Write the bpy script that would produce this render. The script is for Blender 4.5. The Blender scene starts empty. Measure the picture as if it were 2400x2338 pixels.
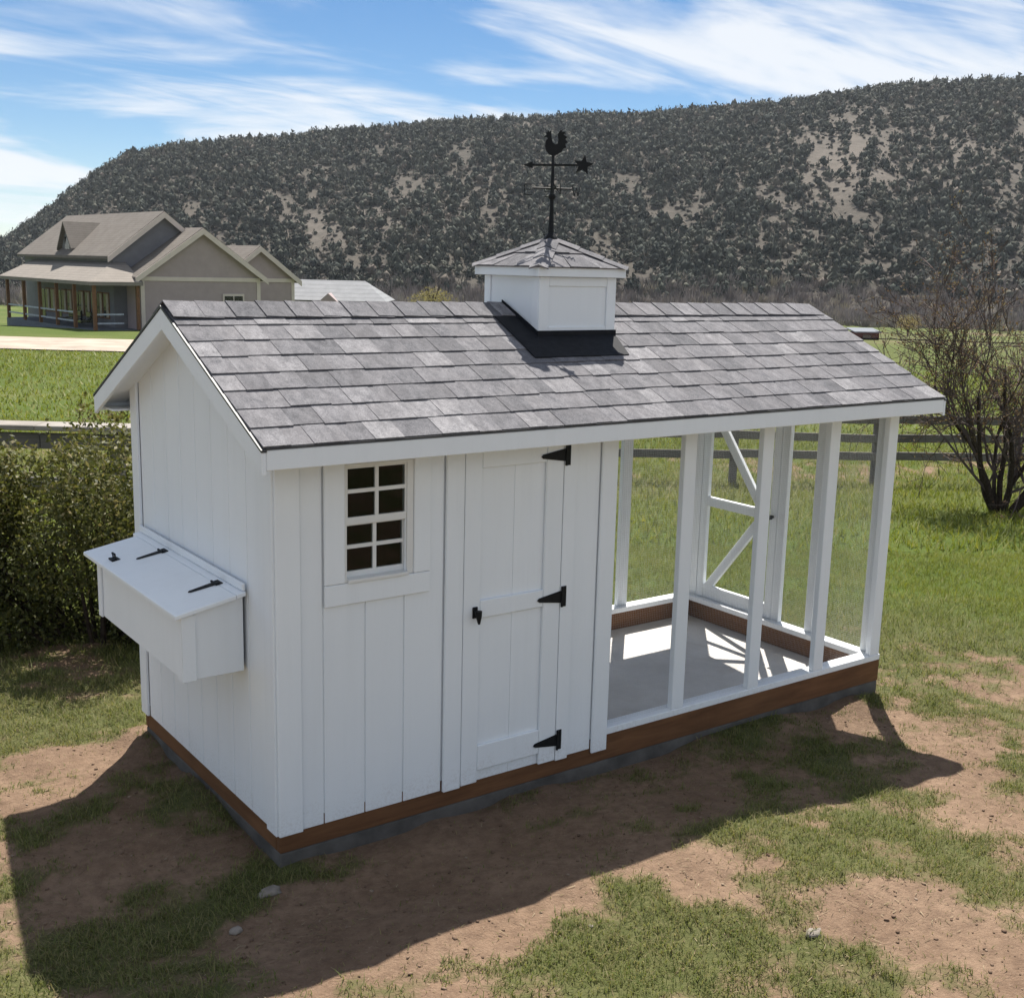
import bpy, bmesh, math, random
import numpy as np
from mathutils import Vector, Matrix

random.seed(7)
rng = np.random.default_rng(11)
scene = bpy.context.scene
col = scene.collection

# ------------------------------------------------------------------ camera
CAM = dict(x=-1.9989, y=-4.4088, z=2.4735, yaw=0.6305, pitch=-0.1953, roll=0.025, f=2734.92)
_c, _s = math.cos(CAM['yaw']), math.sin(CAM['yaw'])
_cp, _sp = math.cos(CAM['pitch']), math.sin(CAM['pitch'])
F = np.array([_s * _cp, _c * _cp, _sp])
_r = np.array([_c, -_s, 0.0]); _u = np.cross(_r, F)
R = math.cos(CAM['roll']) * _r + math.sin(CAM['roll']) * _u
U = -math.sin(CAM['roll']) * _r + math.cos(CAM['roll']) * _u
C = np.array([CAM['x'], CAM['y'], CAM['z']])
RH = np.array([_c, -_s]); VH = np.array([_s, _c])          # level right / forward on the ground
cam_data = bpy.data.cameras.new('camera')
cam_data.sensor_width = 36.0
cam_data.lens = CAM['f'] / 2400.0 * 36.0
cam_data.clip_start = 0.05
cam_data.clip_end = 6000.0
cam = bpy.data.objects.new('camera', cam_data)
cam.matrix_world = Matrix(((R[0], U[0], -F[0], C[0]), (R[1], U[1], -F[1], C[1]),
                           (R[2], U[2], -F[2], C[2]), (0, 0, 0, 1)))
col.objects.link(cam)
scene.camera = cam

# ------------------------------------------------------------------ sky, sun, exposure
SUN_EL, SUN_ROT = math.radians(59.4), math.radians(42.3)   # rotation from +Y towards +X
world = bpy.data.worlds.new('World'); scene.world = world; world.use_nodes = True
wn = world.node_tree.nodes; wl = world.node_tree.links
bg = wn['Background']
sky = wn.new('ShaderNodeTexSky'); sky.sky_type = 'NISHITA'; sky.sun_disc = False
sky.sun_elevation = SUN_EL; sky.sun_rotation = SUN_ROT
sky.altitude = 1900; sky.air_density = 1.0; sky.dust_density = 0.1; sky.ozone_density = 2.2
SKY_STRENGTH = 0.052
hsv = wn.new('ShaderNodeHueSaturation'); hsv.inputs['Saturation'].default_value = 1.25
wl.new(sky.outputs[0], hsv.inputs['Color'])
wl.new(hsv.outputs[0], bg.inputs[0]); bg.inputs[1].default_value = SKY_STRENGTH
# thin high cloud: noise on a flat layer far overhead
tc = wn.new('ShaderNodeTexCoord')
sep = wn.new('ShaderNodeSeparateXYZ'); wl.new(tc.outputs['Generated'], sep.inputs[0])
def wmath(op, a, b=None, clamp=False):
    n = wn.new('ShaderNodeMath'); n.operation = op; n.use_clamp = clamp
    for i, v in enumerate((a, b)):
        if v is None: continue
        if isinstance(v, (int, float)): n.inputs[i].default_value = v
        else: wl.new(v, n.inputs[i])
    return n.outputs[0]
zz = wmath('ADD', wmath('MAXIMUM', sep.outputs[2], 0.0), 0.16)
comb = wn.new('ShaderNodeCombineXYZ')
wl.new(wmath('DIVIDE', sep.outputs[0], zz), comb.inputs[0])
wl.new(wmath('DIVIDE', sep.outputs[1], zz), comb.inputs[1])
def cloud_noise(scale, loc, stretch, rot, detail, dist):
    m = wn.new('ShaderNodeMapping'); m.inputs['Rotation'].default_value = (0, 0, rot)
    m.inputs['Location'].default_value = loc; m.inputs['Scale'].default_value = stretch
    wl.new(comb.outputs[0], m.inputs[0])
    n = wn.new('ShaderNodeTexNoise'); n.inputs['Scale'].default_value = scale
    n.inputs['Detail'].default_value = detail; n.inputs['Distortion'].default_value = dist
    n.inputs['Roughness'].default_value = 0.55
    wl.new(m.outputs[0], n.inputs['Vector'])
    return n.outputs['Fac']
CLOUD_LOC = (3.1, 0.2, 0)
c1 = cloud_noise(0.55, CLOUD_LOC, (1, 1.6, 1), CAM['yaw'] + 0.2, 6, 0.6)
c2 = cloud_noise(1.5, (7.3, 2.0, 0), (0.8, 2.2, 1), CAM['yaw'] - 0.35, 8, 1.2)
cs = wmath('ADD', wmath('MULTIPLY', c1, 0.72), wmath('MULTIPLY', c2, 0.28))
ramp = wn.new('ShaderNodeMapRange'); ramp.interpolation_type = 'SMOOTHSTEP'
ramp.inputs['From Min'].default_value = 0.45; ramp.inputs['From Max'].default_value = 0.585
ramp.inputs['To Max'].default_value = 0.9
wl.new(cs, ramp.inputs[0])
bgc = wn.new('ShaderNodeBackground'); bgc.inputs[0].default_value = (0.93, 0.96, 1.0, 1)
bgc.inputs[1].default_value = 0.5
mixw = wn.new('ShaderNodeMixShader')
wl.new(ramp.outputs[0], mixw.inputs[0]); wl.new(bg.outputs[0], mixw.inputs[1]); wl.new(bgc.outputs[0], mixw.inputs[2])
wl.new(mixw.outputs[0], wn['World Output'].inputs[0])

sun_data = bpy.data.lights.new('sun', 'SUN'); sun_data.energy = 5.0; sun_data.angle = math.radians(0.53)
sun_data.color = (1.0, 0.95, 0.87)
sun = bpy.data.objects.new('sun', sun_data); col.objects.link(sun)
sdir = Vector((math.sin(SUN_ROT) * math.cos(SUN_EL), math.cos(SUN_ROT) * math.cos(SUN_EL), math.sin(SUN_EL)))
sun.rotation_euler = sdir.to_track_quat('Z', 'Y').to_euler(); sun.location = sdir * 30

scene.render.engine = 'CYCLES'
scene.view_settings.view_transform = 'Standard'; scene.view_settings.look = 'None'
scene.view_settings.gamma = 1.0; scene.view_settings.use_curve_mapping = False
scene.view_settings.exposure = 1.0
scene.cycles.max_bounces = 8; scene.cycles.transparent_max_bounces = 16

# ------------------------------------------------------------------ helpers
def ray(px, py): return F + R * (px - 1200) / CAM['f'] - U * (py - 1169) / CAM['f']
def on_z(px, py, z): v = ray(px, py); return C + v * (z - C[2]) / v[2]
def hv(h, v): return C[:2] + RH * h + VH * v

def _hash(ix, iy, seed):
    n = (ix.astype(np.int64) * 374761393 + iy.astype(np.int64) * 668265263 + seed * 1442695041) & 0xFFFFFFFF
    n = ((n ^ (n >> 13)) * 1274126177) & 0xFFFFFFFF
    return ((n ^ (n >> 16)) & 0xFFFF) / 65535.0
def vnoise(x, y, seed=0):
    x = np.asarray(x, float); y = np.asarray(y, float)
    ix = np.floor(x); iy = np.floor(y); fx = x - ix; fy = y - iy
    fx = fx * fx * (3 - 2 * fx); fy = fy * fy * (3 - 2 * fy)
    a = _hash(ix, iy, seed); b = _hash(ix + 1, iy, seed); c = _hash(ix, iy + 1, seed); d = _hash(ix + 1, iy + 1, seed)
    return a + (b - a) * fx + (c - a) * fy + (a - b - c + d) * fx * fy
def fbm(x, y, seed=0, oct=4):
    t = 0; a = 0.5; s = 0
    for i in range(oct):
        t = t + a * vnoise(np.asarray(x) * 2 ** i + 17.3 * i, np.asarray(y) * 2 ** i - 9.1 * i, seed + i); s += a; a *= 0.5
    return t / s
def sstep(a, b, x): t = np.clip((x - a) / (b - a), 0, 1); return t * t * (3 - 2 * t)

def tag(o, label=None, cat=None, group=None, kind=None):
    if label: o['label'] = label
    if cat: o['category'] = cat
    if group: o['group'] = group
    if kind: o['kind'] = kind
    return o
def link(name, me, parent=None):
    o = bpy.data.objects.new(name, me); col.objects.link(o)
    if parent is not None: o.parent = parent
    return o
def empty(name, loc=(0, 0, 0), rz=0.0, parent=None):
    o = bpy.data.objects.new(name, None); o.location = loc; o.rotation_euler = (0, 0, rz)
    o.empty_display_size = 0.2; col.objects.link(o)
    if parent is not None: o.parent = parent
    return o
def mesh(name, verts, faces, mat, parent=None, smooth=False):
    me = bpy.data.meshes.new(name); me.from_pydata([tuple(map(float, v)) for v in verts], [], faces); me.validate()
    if mat: me.materials.append(mat)
    if smooth: me.polygons.foreach_set('use_smooth', [True] * len(me.polygons))
    return link(name, me, parent)
def tri_mesh(name, verts, tris, mat, parent=None, attrs=None, smooth=False):
    verts = np.asarray(verts, np.float32); tris = np.asarray(tris, np.int32)
    me = bpy.data.meshes.new(name)
    me.vertices.add(len(verts)); me.vertices.foreach_set('co', verts.ravel())
    k = tris.shape[1]
    me.loops.add(tris.size); me.loops.foreach_set('vertex_index', tris.ravel())
    me.polygons.add(len(tris)); me.polygons.foreach_set('loop_start', np.arange(0, tris.size, k, dtype=np.int32))
    me.polygons.foreach_set('loop_total', np.full(len(tris), k, np.int32))
    if smooth: me.polygons.foreach_set('use_smooth', np.ones(len(tris), bool))
    for an, av in (attrs or {}).items():
        a = me.attributes.new(an, 'FLOAT', 'POINT'); a.data.foreach_set('value', np.asarray(av, np.float32))
    me.materials.append(mat); me.update(calc_edges=True)
    return link(name, me, parent)
def bm_box(bm, x0, x1, y0, y1, z0, z1, bev=0.0):
    vs = [bm.verts.new(p) for p in ((x0, y0, z0), (x1, y0, z0), (x1, y1, z0), (x0, y1, z0),
                                    (x0, y0, z1), (x1, y0, z1), (x1, y1, z1), (x0, y1, z1))]
    fs = [bm.faces.new([vs[i] for i in q]) for q in ((0, 3, 2, 1), (4, 5, 6, 7), (0, 1, 5, 4), (1, 2, 6, 5), (2, 3, 7, 6), (3, 0, 4, 7))]
    if bev > 0:
        es = list({e for f in fs for e in f.edges})
        bmesh.ops.bevel(bm, geom=es, offset=bev, segments=1, affect='EDGES', profile=0.5)
def bm_out(name, bm, mat, parent=None):
    bmesh.ops.recalc_face_normals(bm, faces=bm.faces[:])
    me = bpy.data.meshes.new(name); bm.to_mesh(me); bm.free(); me.materials.append(mat)
    return link(name, me, parent)
def box(name, x0, x1, y0, y1, z0, z1, mat, parent=None, bev=0.0025):
    bm = bmesh.new(); bm_box(bm, x0, x1, y0, y1, z0, z1, bev)
    return bm_out(name, bm, mat, parent)
def boxes(name, lst, mat, parent=None, bev=0.0):
    bm = bmesh.new()
    for b in lst: bm_box(bm, *b, bev)
    return bm_out(name, bm, mat, parent)
def prism(name, poly, axis, a0, a1, mat, parent=None, bev=0.0):
    """extrude a 2-D polygon along axis ('x': poly is (y,z); 'y': (x,z); 'z': (x,y))"""
    def P(p, a): return (a, p[0], p[1]) if axis == 'x' else ((p[0], a, p[1]) if axis == 'y' else (p[0], p[1], a))
    bm = bmesh.new(); n = len(poly)
    v0 = [bm.verts.new(P(p, a0)) for p in poly]; v1 = [bm.verts.new(P(p, a1)) for p in poly]
    bm.faces.new(v0); bm.faces.new(v1[::-1])
    for i in range(n): bm.faces.new((v0[i], v0[(i + 1) % n], v1[(i + 1) % n], v1[i]))
    bmesh.ops.recalc_face_normals(bm, faces=bm.faces[:])
    if bev: bmesh.ops.bevel(bm, geom=bm.edges[:], offset=bev, segments=1, affect='EDGES', profile=0.5)
    return bm_out(name, bm, mat, parent)
def bm_beam(bm, p, q, w, h, up=(0, 0, 1), bev=0.0):
    p = Vector(p); q = Vector(q); d = (q - p); L = d.length; d.normalize()
    s = d.cross(Vector(up)); s.normalize(); t = s.cross(d)
    n0 = len(bm.verts)
    bm_box(bm, -w / 2, w / 2, -h / 2, h / 2, 0, L, bev)
    bm.verts.ensure_lookup_table()
    M = Matrix((s, t, d)).transposed()
    for v in bm.verts[n0:]: v.co = p + M @ v.co
def beam(name, p, q, w, h, mat, parent=None, up=(0, 0, 1), bev=0.002):
    bm = bmesh.new(); bm_beam(bm, p, q, w, h, up, bev)
    return bm_out(name, bm, mat, parent)
def bm_tube(bm, pts, rad, seg=8, cap=True):
    rings = []
    for i, p in enumerate(pts):
        p = Vector(p); d = Vector(pts[min(i + 1, len(pts) - 1)]) - Vector(pts[max(i - 1, 0)]); d.normalize()
        a = d.orthogonal(); a.normalize(); b = d.cross(a)
        r = rad[i] if isinstance(rad, (list, tuple)) else rad
        rings.append([bm.verts.new(p + (a * math.cos(k * 2 * math.pi / seg) + b * math.sin(k * 2 * math.pi / seg)) * r) for k in range(seg)])
    for r0, r1 in zip(rings, rings[1:]):
        for k in range(seg): bm.faces.new((r0[k], r0[(k + 1) % seg], r1[(k + 1) % seg], r1[k]))
    if cap: bm.faces.new(rings[0][::-1]); bm.faces.new(rings[-1])

# ------------------------------------------------------------------ materials
class M:
    """small node-graph builder around a Principled material"""
    def __init__(s, name, rough=0.6, spec=0.4, metal=0.0):
        s.m = bpy.data.materials.new(name); s.m.use_nodes = True
        s.n = s.m.node_tree.nodes; s.l = s.m.node_tree.links; s.b = s.n['Principled BSDF']
        s.b.inputs['Roughness'].default_value = rough; s.b.inputs['Specular IOR Level'].default_value = spec
        s.b.inputs['Metallic'].default_value = metal
        s.co = s.n.new('ShaderNodeTexCoord').outputs['Object']
    def geo(s): s.co = s.n.new('ShaderNodeNewGeometry').outputs['Position']; return s
    def put(s, sock, v):
        if isinstance(v, tuple): sock.default_value = (*v, 1) if len(v) == 3 else v
        elif isinstance(v, (int, float)): sock.default_value = v
        else: s.l.new(v, sock)
    def noise(s, scale, detail=4, stretch=None, rough=0.55, dist=0.0, off=(0, 0, 0)):
        mp = s.n.new('ShaderNodeMapping'); mp.inputs['Scale'].default_value = stretch or (1, 1, 1)
        mp.inputs['Location'].default_value = off
        s.l.new(s.co, mp.inputs[0])
        t = s.n.new('ShaderNodeTexNoise'); t.inputs['Scale'].default_value = scale; t.inputs['Detail'].default_value = detail
        t.inputs['Roughness'].default_value = rough; t.inputs['Distortion'].default_value = dist
        s.l.new(mp.outputs[0], t.inputs['Vector']); return t.outputs['Fac']
    def voro(s, scale, out='Distance'):
        t = s.n.new('ShaderNodeTexVoronoi'); t.inputs['Scale'].default_value = scale
        s.l.new(s.co, t.inputs['Vector']); return t.outputs[out]
    def rand(s): return s.n.new('ShaderNodeObjectInfo').outputs['Random']
    def attr(s, n): a = s.n.new('ShaderNodeAttribute'); a.attribute_name = n; return a.outputs['Fac']
    def rng(s, v, a, b, c=0.0, d=1.0):
        r = s.n.new('ShaderNodeMapRange'); r.inputs[1].default_value = a; r.inputs[2].default_value = b
        r.inputs[3].default_value = c; r.inputs[4].default_value = d; s.put(r.inputs[0], v); return r.outputs[0]
    def math(s, op, a, b=0.0):
        r = s.n.new('ShaderNodeMath'); r.operation = op; s.put(r.inputs[0], a); s.put(r.inputs[1], b); return r.outputs[0]
    def mix(s, f, a, b, mode='MIX'):
        r = s.n.new('ShaderNodeMix'); r.data_type = 'RGBA'; r.blend_type = mode
        s.put(r.inputs[0], f); s.put(r.inputs[6], a); s.put(r.inputs[7], b); return r.outputs[2]
    def ramp(s, f, stops):
        r = s.n.new('ShaderNodeValToRGB'); e = r.color_ramp.elements
        while len(e) < len(stops): e.new(0.5)
        for el, (p, c) in zip(e, stops): el.position = p; el.color = (*c, 1)
        s.put(r.inputs[0], f); return r.outputs[0]
    def color(s, c): s.put(s.b.inputs['Base Color'], c); return s
    def rough(s, v): s.put(s.b.inputs['Roughness'], v); return s
    def bump(s, h, strength=0.3, dist=0.01):
        b = s.n.new('ShaderNodeBump'); b.inputs['Strength'].default_value = strength; b.inputs['Distance'].default_value = dist
        s.put(b.inputs['Height'], h); s.l.new(b.outputs[0], s.b.inputs['Normal']); return s
    def translucent(s, c, fac):
        t = s.n.new('ShaderNodeBsdfTranslucent'); s.put(t.inputs[0], c)
        mx = s.n.new('ShaderNodeMixShader'); mx.inputs[0].default_value = fac
        s.l.new(s.b.outputs[0], mx.inputs[1]); s.l.new(t.outputs[0], mx.inputs[2])
        s.l.new(mx.outputs[0], s.n['Material Output'].inputs[0]); return s

def mat_paint():
    m = M('white_paint', 0.55, 0.35).geo()
    g = m.noise(9, 5, (1, 1, 0.06), 0.6); d = m.noise(1.3, 5); p = m.noise(60, 3)
    c = m.mix(m.rng(d, 0.3, 0.75), (0.83, 0.86, 0.885), (0.78, 0.81, 0.835))
    c = m.mix(m.rng(g, 0.5, 0.8, 0, 0.25), c, (0.67, 0.695, 0.71))
    c = m.mix(m.rng(m.rand(), 0, 1, 0, 0.35), c, (0.76, 0.79, 0.815))
    sx = m.n.new('ShaderNodeSeparateXYZ'); m.l.new(m.co, sx.inputs[0])
    spl = m.math('MULTIPLY', m.rng(m.math('ADD', sx.outputs[2], m.rng(m.noise(7, 6, None, 0.75), 0.2, 0.8, -0.12, 0.12)), -0.08, 0.14, 0.5, 0.0), m.rng(m.noise(70, 4, None, 0.8), 0.45, 0.7))
    c = m.mix(spl, c, (0.34, 0.27, 0.21))
    m.color(c).bump(m.math('ADD', m.noise(40, 4, (1, 1, 0.05)), m.math('MULTIPLY', p, 0.3)), 0.4, 0.004)
    return m.m
def mat_wood(name, a, b, grain=(1, 1, 1), rough=0.75, scale=14):
    m = M(name, rough, 0.25).geo()
    n1 = m.noise(scale, 6, grain, 0.65, 0.4); n2 = m.noise(2.2, 4)
    c = m.mix(m.rng(n1, 0.3, 0.7), a, b)
    c = m.mix(m.rng(n2, 0.35, 0.75, 0, 0.5), c, tuple(v * 0.55 for v in a))
    c = m.mix(m.rng(m.rand(), 0, 1, 0, 0.3), c, tuple(v * 1.25 for v in b))
    m.color(c).bump(n1, 0.35, 0.004); return m.m
def mat_shingle(name='asphalt_shingle', tone=1.0):
    m = M(name, 0.93, 0.2).geo()
    base = m.ramp(m.rand(), [(0.0, (0.098, 0.099, 0.107)), (0.4, (0.128, 0.128, 0.137)), (0.8, (0.152, 0.151, 0.16)), (1.0, (0.21, 0.209, 0.217))])
    va = m.n.new('ShaderNodeVectorMath'); va.operation = 'ADD'; cx_ = m.n.new('ShaderNodeCombineXYZ')
    m.put(cx_.inputs[0], m.math('MULTIPLY', m.rand(), 37.0)); m.put(cx_.inputs[1], m.math('MULTIPLY', m.rand(), 91.0))
    m.l.new(m.co, va.inputs[0]); m.l.new(cx_.outputs[0], va.inputs[1]); m.co = va.outputs[0]
    gr = m.noise(150, 3, None, 0.85); bl = m.noise(26, 5, (1.0, 0.55, 0.55), 0.7, 0.4); lg = m.noise(3.5, 4)
    c = m.mix(m.rng(bl, 0.34, 0.66), m.mix(1.0, base, (0.72, 0.72, 0.74), 'MULTIPLY'), m.mix(1.0, base, (1.38, 1.36, 1.36), 'MULTIPLY'))
    c = m.mix(m.rng(gr, 0.3, 0.7), m.mix(1.0, c, (0.62, 0.62, 0.63), 'MULTIPLY'), m.mix(1.0, c, (1.35, 1.34, 1.33), 'MULTIPLY'))
    c = m.mix(m.rng(lg, 0.4, 0.7, 0, 0.35), c, (0.17, 0.16, 0.165))
    m.color(c).bump(gr, 0.6, 0.004); return m.m
def mat_plain(name, c, rough=0.6, spec=0.4, metal=0.0, var=0.25, scale=8, bump=0.0):
    m = M(name, rough, spec, metal).geo()
    n = m.noise(scale, 5)
    m.color(m.mix(m.rng(n, 0.3, 0.7), tuple(v * (1 - var) for v in c), tuple(min(1, v * (1 + var)) for v in c)))
    if bump: m.bump(m.noise(scale * 4, 4), bump, 0.005)
    return m.m
def mat_concrete():
    m = M('concrete', 0.9, 0.25).geo()
    n = m.noise(3, 6, None, 0.65); g = m.noise(90, 3)
    c = m.mix(m.rng(n, 0.3, 0.72), (0.52, 0.50, 0.475), (0.66, 0.64, 0.615))
    c = m.mix(m.rng(g, 0.55, 0.8, 0, 0.4), c, (0.42, 0.40, 0.38))
    c = m.mix(m.rng(m.noise(1.1, 5, None, 0.7, 0.5, (4, 2, 0)), 0.58, 0.72, 0, 0.35), c, (0.33, 0.27, 0.22))
    m.color(c).bump(g, 0.25, 0.003); return m.m
def mat_glass():
    m = M('window_glass', 0.03, 0.5)
    n = m.n; l = m.l
    tr = n.new('ShaderNodeBsdfTransparent'); tr.inputs[0].default_value = (0.82, 0.86, 0.85, 1)
    gl = n.new('ShaderNodeBsdfGlossy'); gl.inputs['Roughness'].default_value = 0.02
    fr = n.new('ShaderNodeFresnel'); fr.inputs[0].default_value = 1.28
    mx = n.new('ShaderNodeMixShader'); l.new(fr.outputs[0], mx.inputs[0]); l.new(tr.outputs[0], mx.inputs[1]); l.new(gl.outputs[0], mx.inputs[2])
    l.new(mx.outputs[0], n['Material Output'].inputs[0]); return m.m
def mat_ground():
    m = M('ground_soil_and_turf', 0.95, 0.12).geo()
    cov = m.attr('cover'); lush = m.attr('lush')
    n1 = m.noise(1.7, 6, None, 0.65); n2 = m.noise(18, 5, None, 0.65); n3 = m.noise(90, 3, None, 0.7); n4 = m.noise(0.09, 5, None, 0.6); n5 = m.noise(0.6, 5, None, 0.65, 0.4)
    soil = m.mix(m.rng(n1, 0.3, 0.7), (0.145, 0.094, 0.062), (0.25, 0.172, 0.118))
    soil = m.mix(m.rng(n2, 0.4, 0.7, 0, 0.6), soil, (0.085, 0.054, 0.037))
    soil = m.mix(m.rng(n3, 0.55, 0.78, 0, 0.7), soil, (0.255, 0.185, 0.132))
    dry = m.mix(m.rng(n2, 0.3, 0.7), (0.06, 0.07, 0.024), (0.11, 0.108, 0.045))
    green = m.mix(m.rng(n2, 0.3, 0.7), (0.042, 0.068, 0.011), (0.085, 0.115, 0.022))
    green = m.mix(m.rng(n4, 0.42, 0.66), green, m.mix(m.rng(n5, 0.3, 0.7), (0.07, 0.092, 0.018), (0.13, 0.135, 0.045)))
    turf = m.mix(lush, dry, green)
    f = m.rng(m.math('ADD', cov, m.rng(n2, 0.2, 0.8, -0.35, 0.35)), 0.3, 0.85)
    m.color(m.mix(f, soil, turf))
    m.bump(m.math('ADD', n2, m.math('MULTIPLY', n3, 0.6)), 0.7, 0.03); return m.m
def mat_blade(name, dry, mid, green, tl=0.35):
    m = M(name, 0.6, 0.25)
    t = m.attr('tint'); lu = m.attr('lush')
    near = m.ramp(t, [(0.0, dry), (0.45, mid), (1.0, green)])
    rich = m.ramp(t, [(0.0, (0.23, 0.215, 0.055)), (0.4, (0.145, 0.165, 0.022)), (1.0, (0.08, 0.108, 0.013))])
    c = m.mix(lu, near, rich)
    m.color(c).translucent(m.mix(1.0, c, (1.25, 1.3, 0.8), 'MULTIPLY'), tl); return m.m
def mat_tint(name, stops, rough=0.9, tl=0.0, spec=0.15):
    m = M(name, rough, spec); c = m.ramp(m.attr('tint'), stops); m.color(c)
    if tl: m.translucent(m.mix(1.0, c, (1.2, 1.25, 0.8), 'MULTIPLY'), tl)
    return m.m

PAINT = mat_paint()
BROWN = mat_wood('stained_timber', (0.105, 0.046, 0.020), (0.20, 0.095, 0.042), (0.25, 0.25, 2.2), 0.7, 11)
PLY = mat_plain('bare_plywood', (0.30, 0.21, 0.12), 0.85)
DIM = mat_plain('dim_lining', (0.035, 0.034, 0.033), 0.9)  # near-black colour carries the darkness of the shed interior behind the window
SHING = mat_shingle()
BLACKMETAL = mat_plain('black_iron', (0.006, 0.007, 0.008), 0.6, 0.25, 0.0, 0.3, 30)
FLASH = mat_plain('black_flashing', (0.010, 0.011, 0.014), 0.75, 0.2, 0.0, 0.4, 25, 0.2)
CONC = mat_concrete()
GLASS = mat_glass()
WIRE = mat_plain('galvanised_wire', (0.48, 0.49, 0.49), 0.6, 0.4, 0.0, 0.1)
DRIP = mat_plain('drip_edge', (0.04, 0.042, 0.045), 0.5)
VINYL = mat_plain('window_vinyl', (0.72, 0.72, 0.70), 0.4, 0.4, 0, 0.05)

# ------------------------------------------------------------------ ground
KV = np.array([-200., -5, 8, 13, 20, 40, 75, 150, 300, 700, 4000.])
KZ = np.array([-0.138, -0.138, -0.17, -0.52, -1.0, -1.5, -2.0, -5.6, -8.7, -9.5, -12.0])
def ground_z(x, y):
    x = np.asarray(x, float); y = np.asarray(y, float)
    v = (x - C[0]) * VH[0] + (y - C[1]) * VH[1]
    z = (np.interp(v - 1.0, KV, KZ) + np.interp(v, KV, KZ) + np.interp(v + 1.0, KV, KZ)) / 3
    front = sstep(0.25, 1.0, -y) * (1 - sstep(1.6, 3.4, x)) * (1 - sstep(3.0, 7.0, -y))
    near = 1 - sstep(9, 30, v)
    off = np.maximum(np.maximum(-x, x - 4.2), np.maximum(-y, y - 1.77))     # distance from the slab
    soft = sstep(0.02, 0.5, off)
    z = z + 0.13 * front + near * (soft * 0.085 * (fbm(x * 0.9, y * 0.9, 3, 3) - 0.5) + (0.25 + 0.75 * soft) * (0.045 * (fbm(x * 3.6, y * 3.6, 8, 4) - 0.5) + 0.016 * (vnoise(x * 9, y * 9, 12) - 0.5)))
    z = z + np.where(off > -.05, 0.05 * sstep(.35, .7, fbm(x * 2.3 + 4, y * 2.3, 27, 3)) * (1 - sstep(.02, .28, off)), 0)
    z = z + sstep(30, 120, v) * 0.9 * (fbm(x * 0.02, y * 0.02, 5, 3) - 0.5)
    return z
BLOBS = []   # (x, y, radius, weight): turf (+) and bare earth (-) seen round the coop
for px, py, r, w in ((150, 1745, .35, -.5), (250, 1765, .3, -.5), (276, 1997, .38, -.7), (390, 1960, .2, -.4), (1291, 1952, .45, -.7), (1050, 1990, .35, -.6), (1500, 1890, .4, -.5),
                     (782, 2121, .4, -.7), (950, 2080, .35, -.6), (1005, 2189, .4, -.8), (1150, 2150, .3, -.7), (850, 2240, .25, -.6), (1536, 2050, .28, -.5), (2232, 2206, .35, -.6),
                     (2050, 2170, .3, -.4), (2314, 1870, .3, -.5), (2110, 1680, .3, -.6), (1950, 1640, .3, -.5), (2200, 1760, .3, -.5), (600, 2200, .25, -.5), (1620, 2110, .2, -.5),
                     (1890, 1750, .35, .25), (1496, 2125, .16, .7), (1455, 2225, .3, .6), (1725, 1980, .17, .6), (1962, 2042, .2, .6), (2110, 1952, .3, .5), (2232, 2107, .22, .6),
                     (1700, 2173, .3, .4), (2190, 1624, .5, .5), (414, 2098, .3, .6), (83, 1960, .3, .6), (322, 1822, .3, .5), (780, 1990, .25, .55), (276, 2154, .25, .5), (560, 2090, .2, .5),
                     (644, 2273, .3, .6), (300, 1640, .35, .6), (100, 1640, .5, .7), (200, 1690, .3, .5), (46, 2237, .3, .6), (1350, 2280, .3, .6), (1100, 2270, .2, .4), (1600, 2260, .35, .5)):
    p = on_z(px, py, -0.1); BLOBS.append((p[0], p[1], r, w))
def cover_lush(x, y):
    x = np.asarray(x, float); y = np.asarray(y, float)
    v = (x - C[0]) * VH[0] + (y - C[1]) * VH[1]; h = (x - C[0]) * RH[0] + (y - C[1]) * RH[1]
    dx = np.maximum(np.maximum(-x, x - 4.2), 0); dy = np.maximum(np.maximum(-y, y - 1.77), 0); d = np.hypot(dx, dy)
    n = fbm(x * 1.5, y * 1.5, 21, 4)
    c = 0.47 + 1.2 * (n - 0.5) + 1.9 * (fbm(x * 6, y * 6, 33, 4) - 0.5) + sstep(1.6, 3.2, d) * sstep(1.0, 3.0, x + y * 1.2) * 0.5
    for bx, by, r, w in BLOBS: c = c + w * np.exp(-((x - bx) ** 2 + (y - by) ** 2) / (r * r))
    c = c + sstep(7.2, 9.0, v) * 0.75
    band = np.exp(-((v - 21.5) / 3.0) ** 2) * sstep(0.38, 0.52, fbm(x * 0.35, y * 0.35, 55, 3))
    c = c - 1.1 * band
    lush = sstep(7.4, 10.0, v + 2.2 * (fbm(x * 0.7, y * 0.7, 71, 3) - 0.5))
    lush = lush * (1 - 0.75 * np.exp(-((v - 18.5) / 2.2) ** 2) * sstep(0.35, 0.6, fbm(x * 0.3, y * 0.3, 77, 3)))
    dryf = sstep(45, 85, v) * sstep(4, 14, h) * (0.35 + 0.65 * sstep(.35, .6, fbm(x * .06, y * .06, 83, 3)))
    lush = lush * (1 - 0.85 * dryf)
    c = c - 0.9 * sstep(60, 100, v) * sstep(4, 14, h) * sstep(.50, .62, fbm(x * .05, y * .03, 87, 3))
    return np.clip(c, 0, 1), np.clip(lush, 0, 1)
def axis_pts(lo, hi, step, far_lo, far_hi, g=1.13):
    a = list(np.arange(lo, hi, step)); s = step; x = a[-1]
    while x < far_hi: s *= g; x += s; a.append(x)
    s = step; x = lo; b = []
    while x > far_lo: s *= g; x -= s; b.append(x)
    return np.array(b[::-1] + a)
hs = axis_pts(-4.2, 5.6, 0.055, -2500, 2500, 1.06); vs_ = axis_pts(2.4, 9.5, 0.055, -60, 3500, 1.045)
HH, VV = np.meshgrid(hs, vs_)
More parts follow.
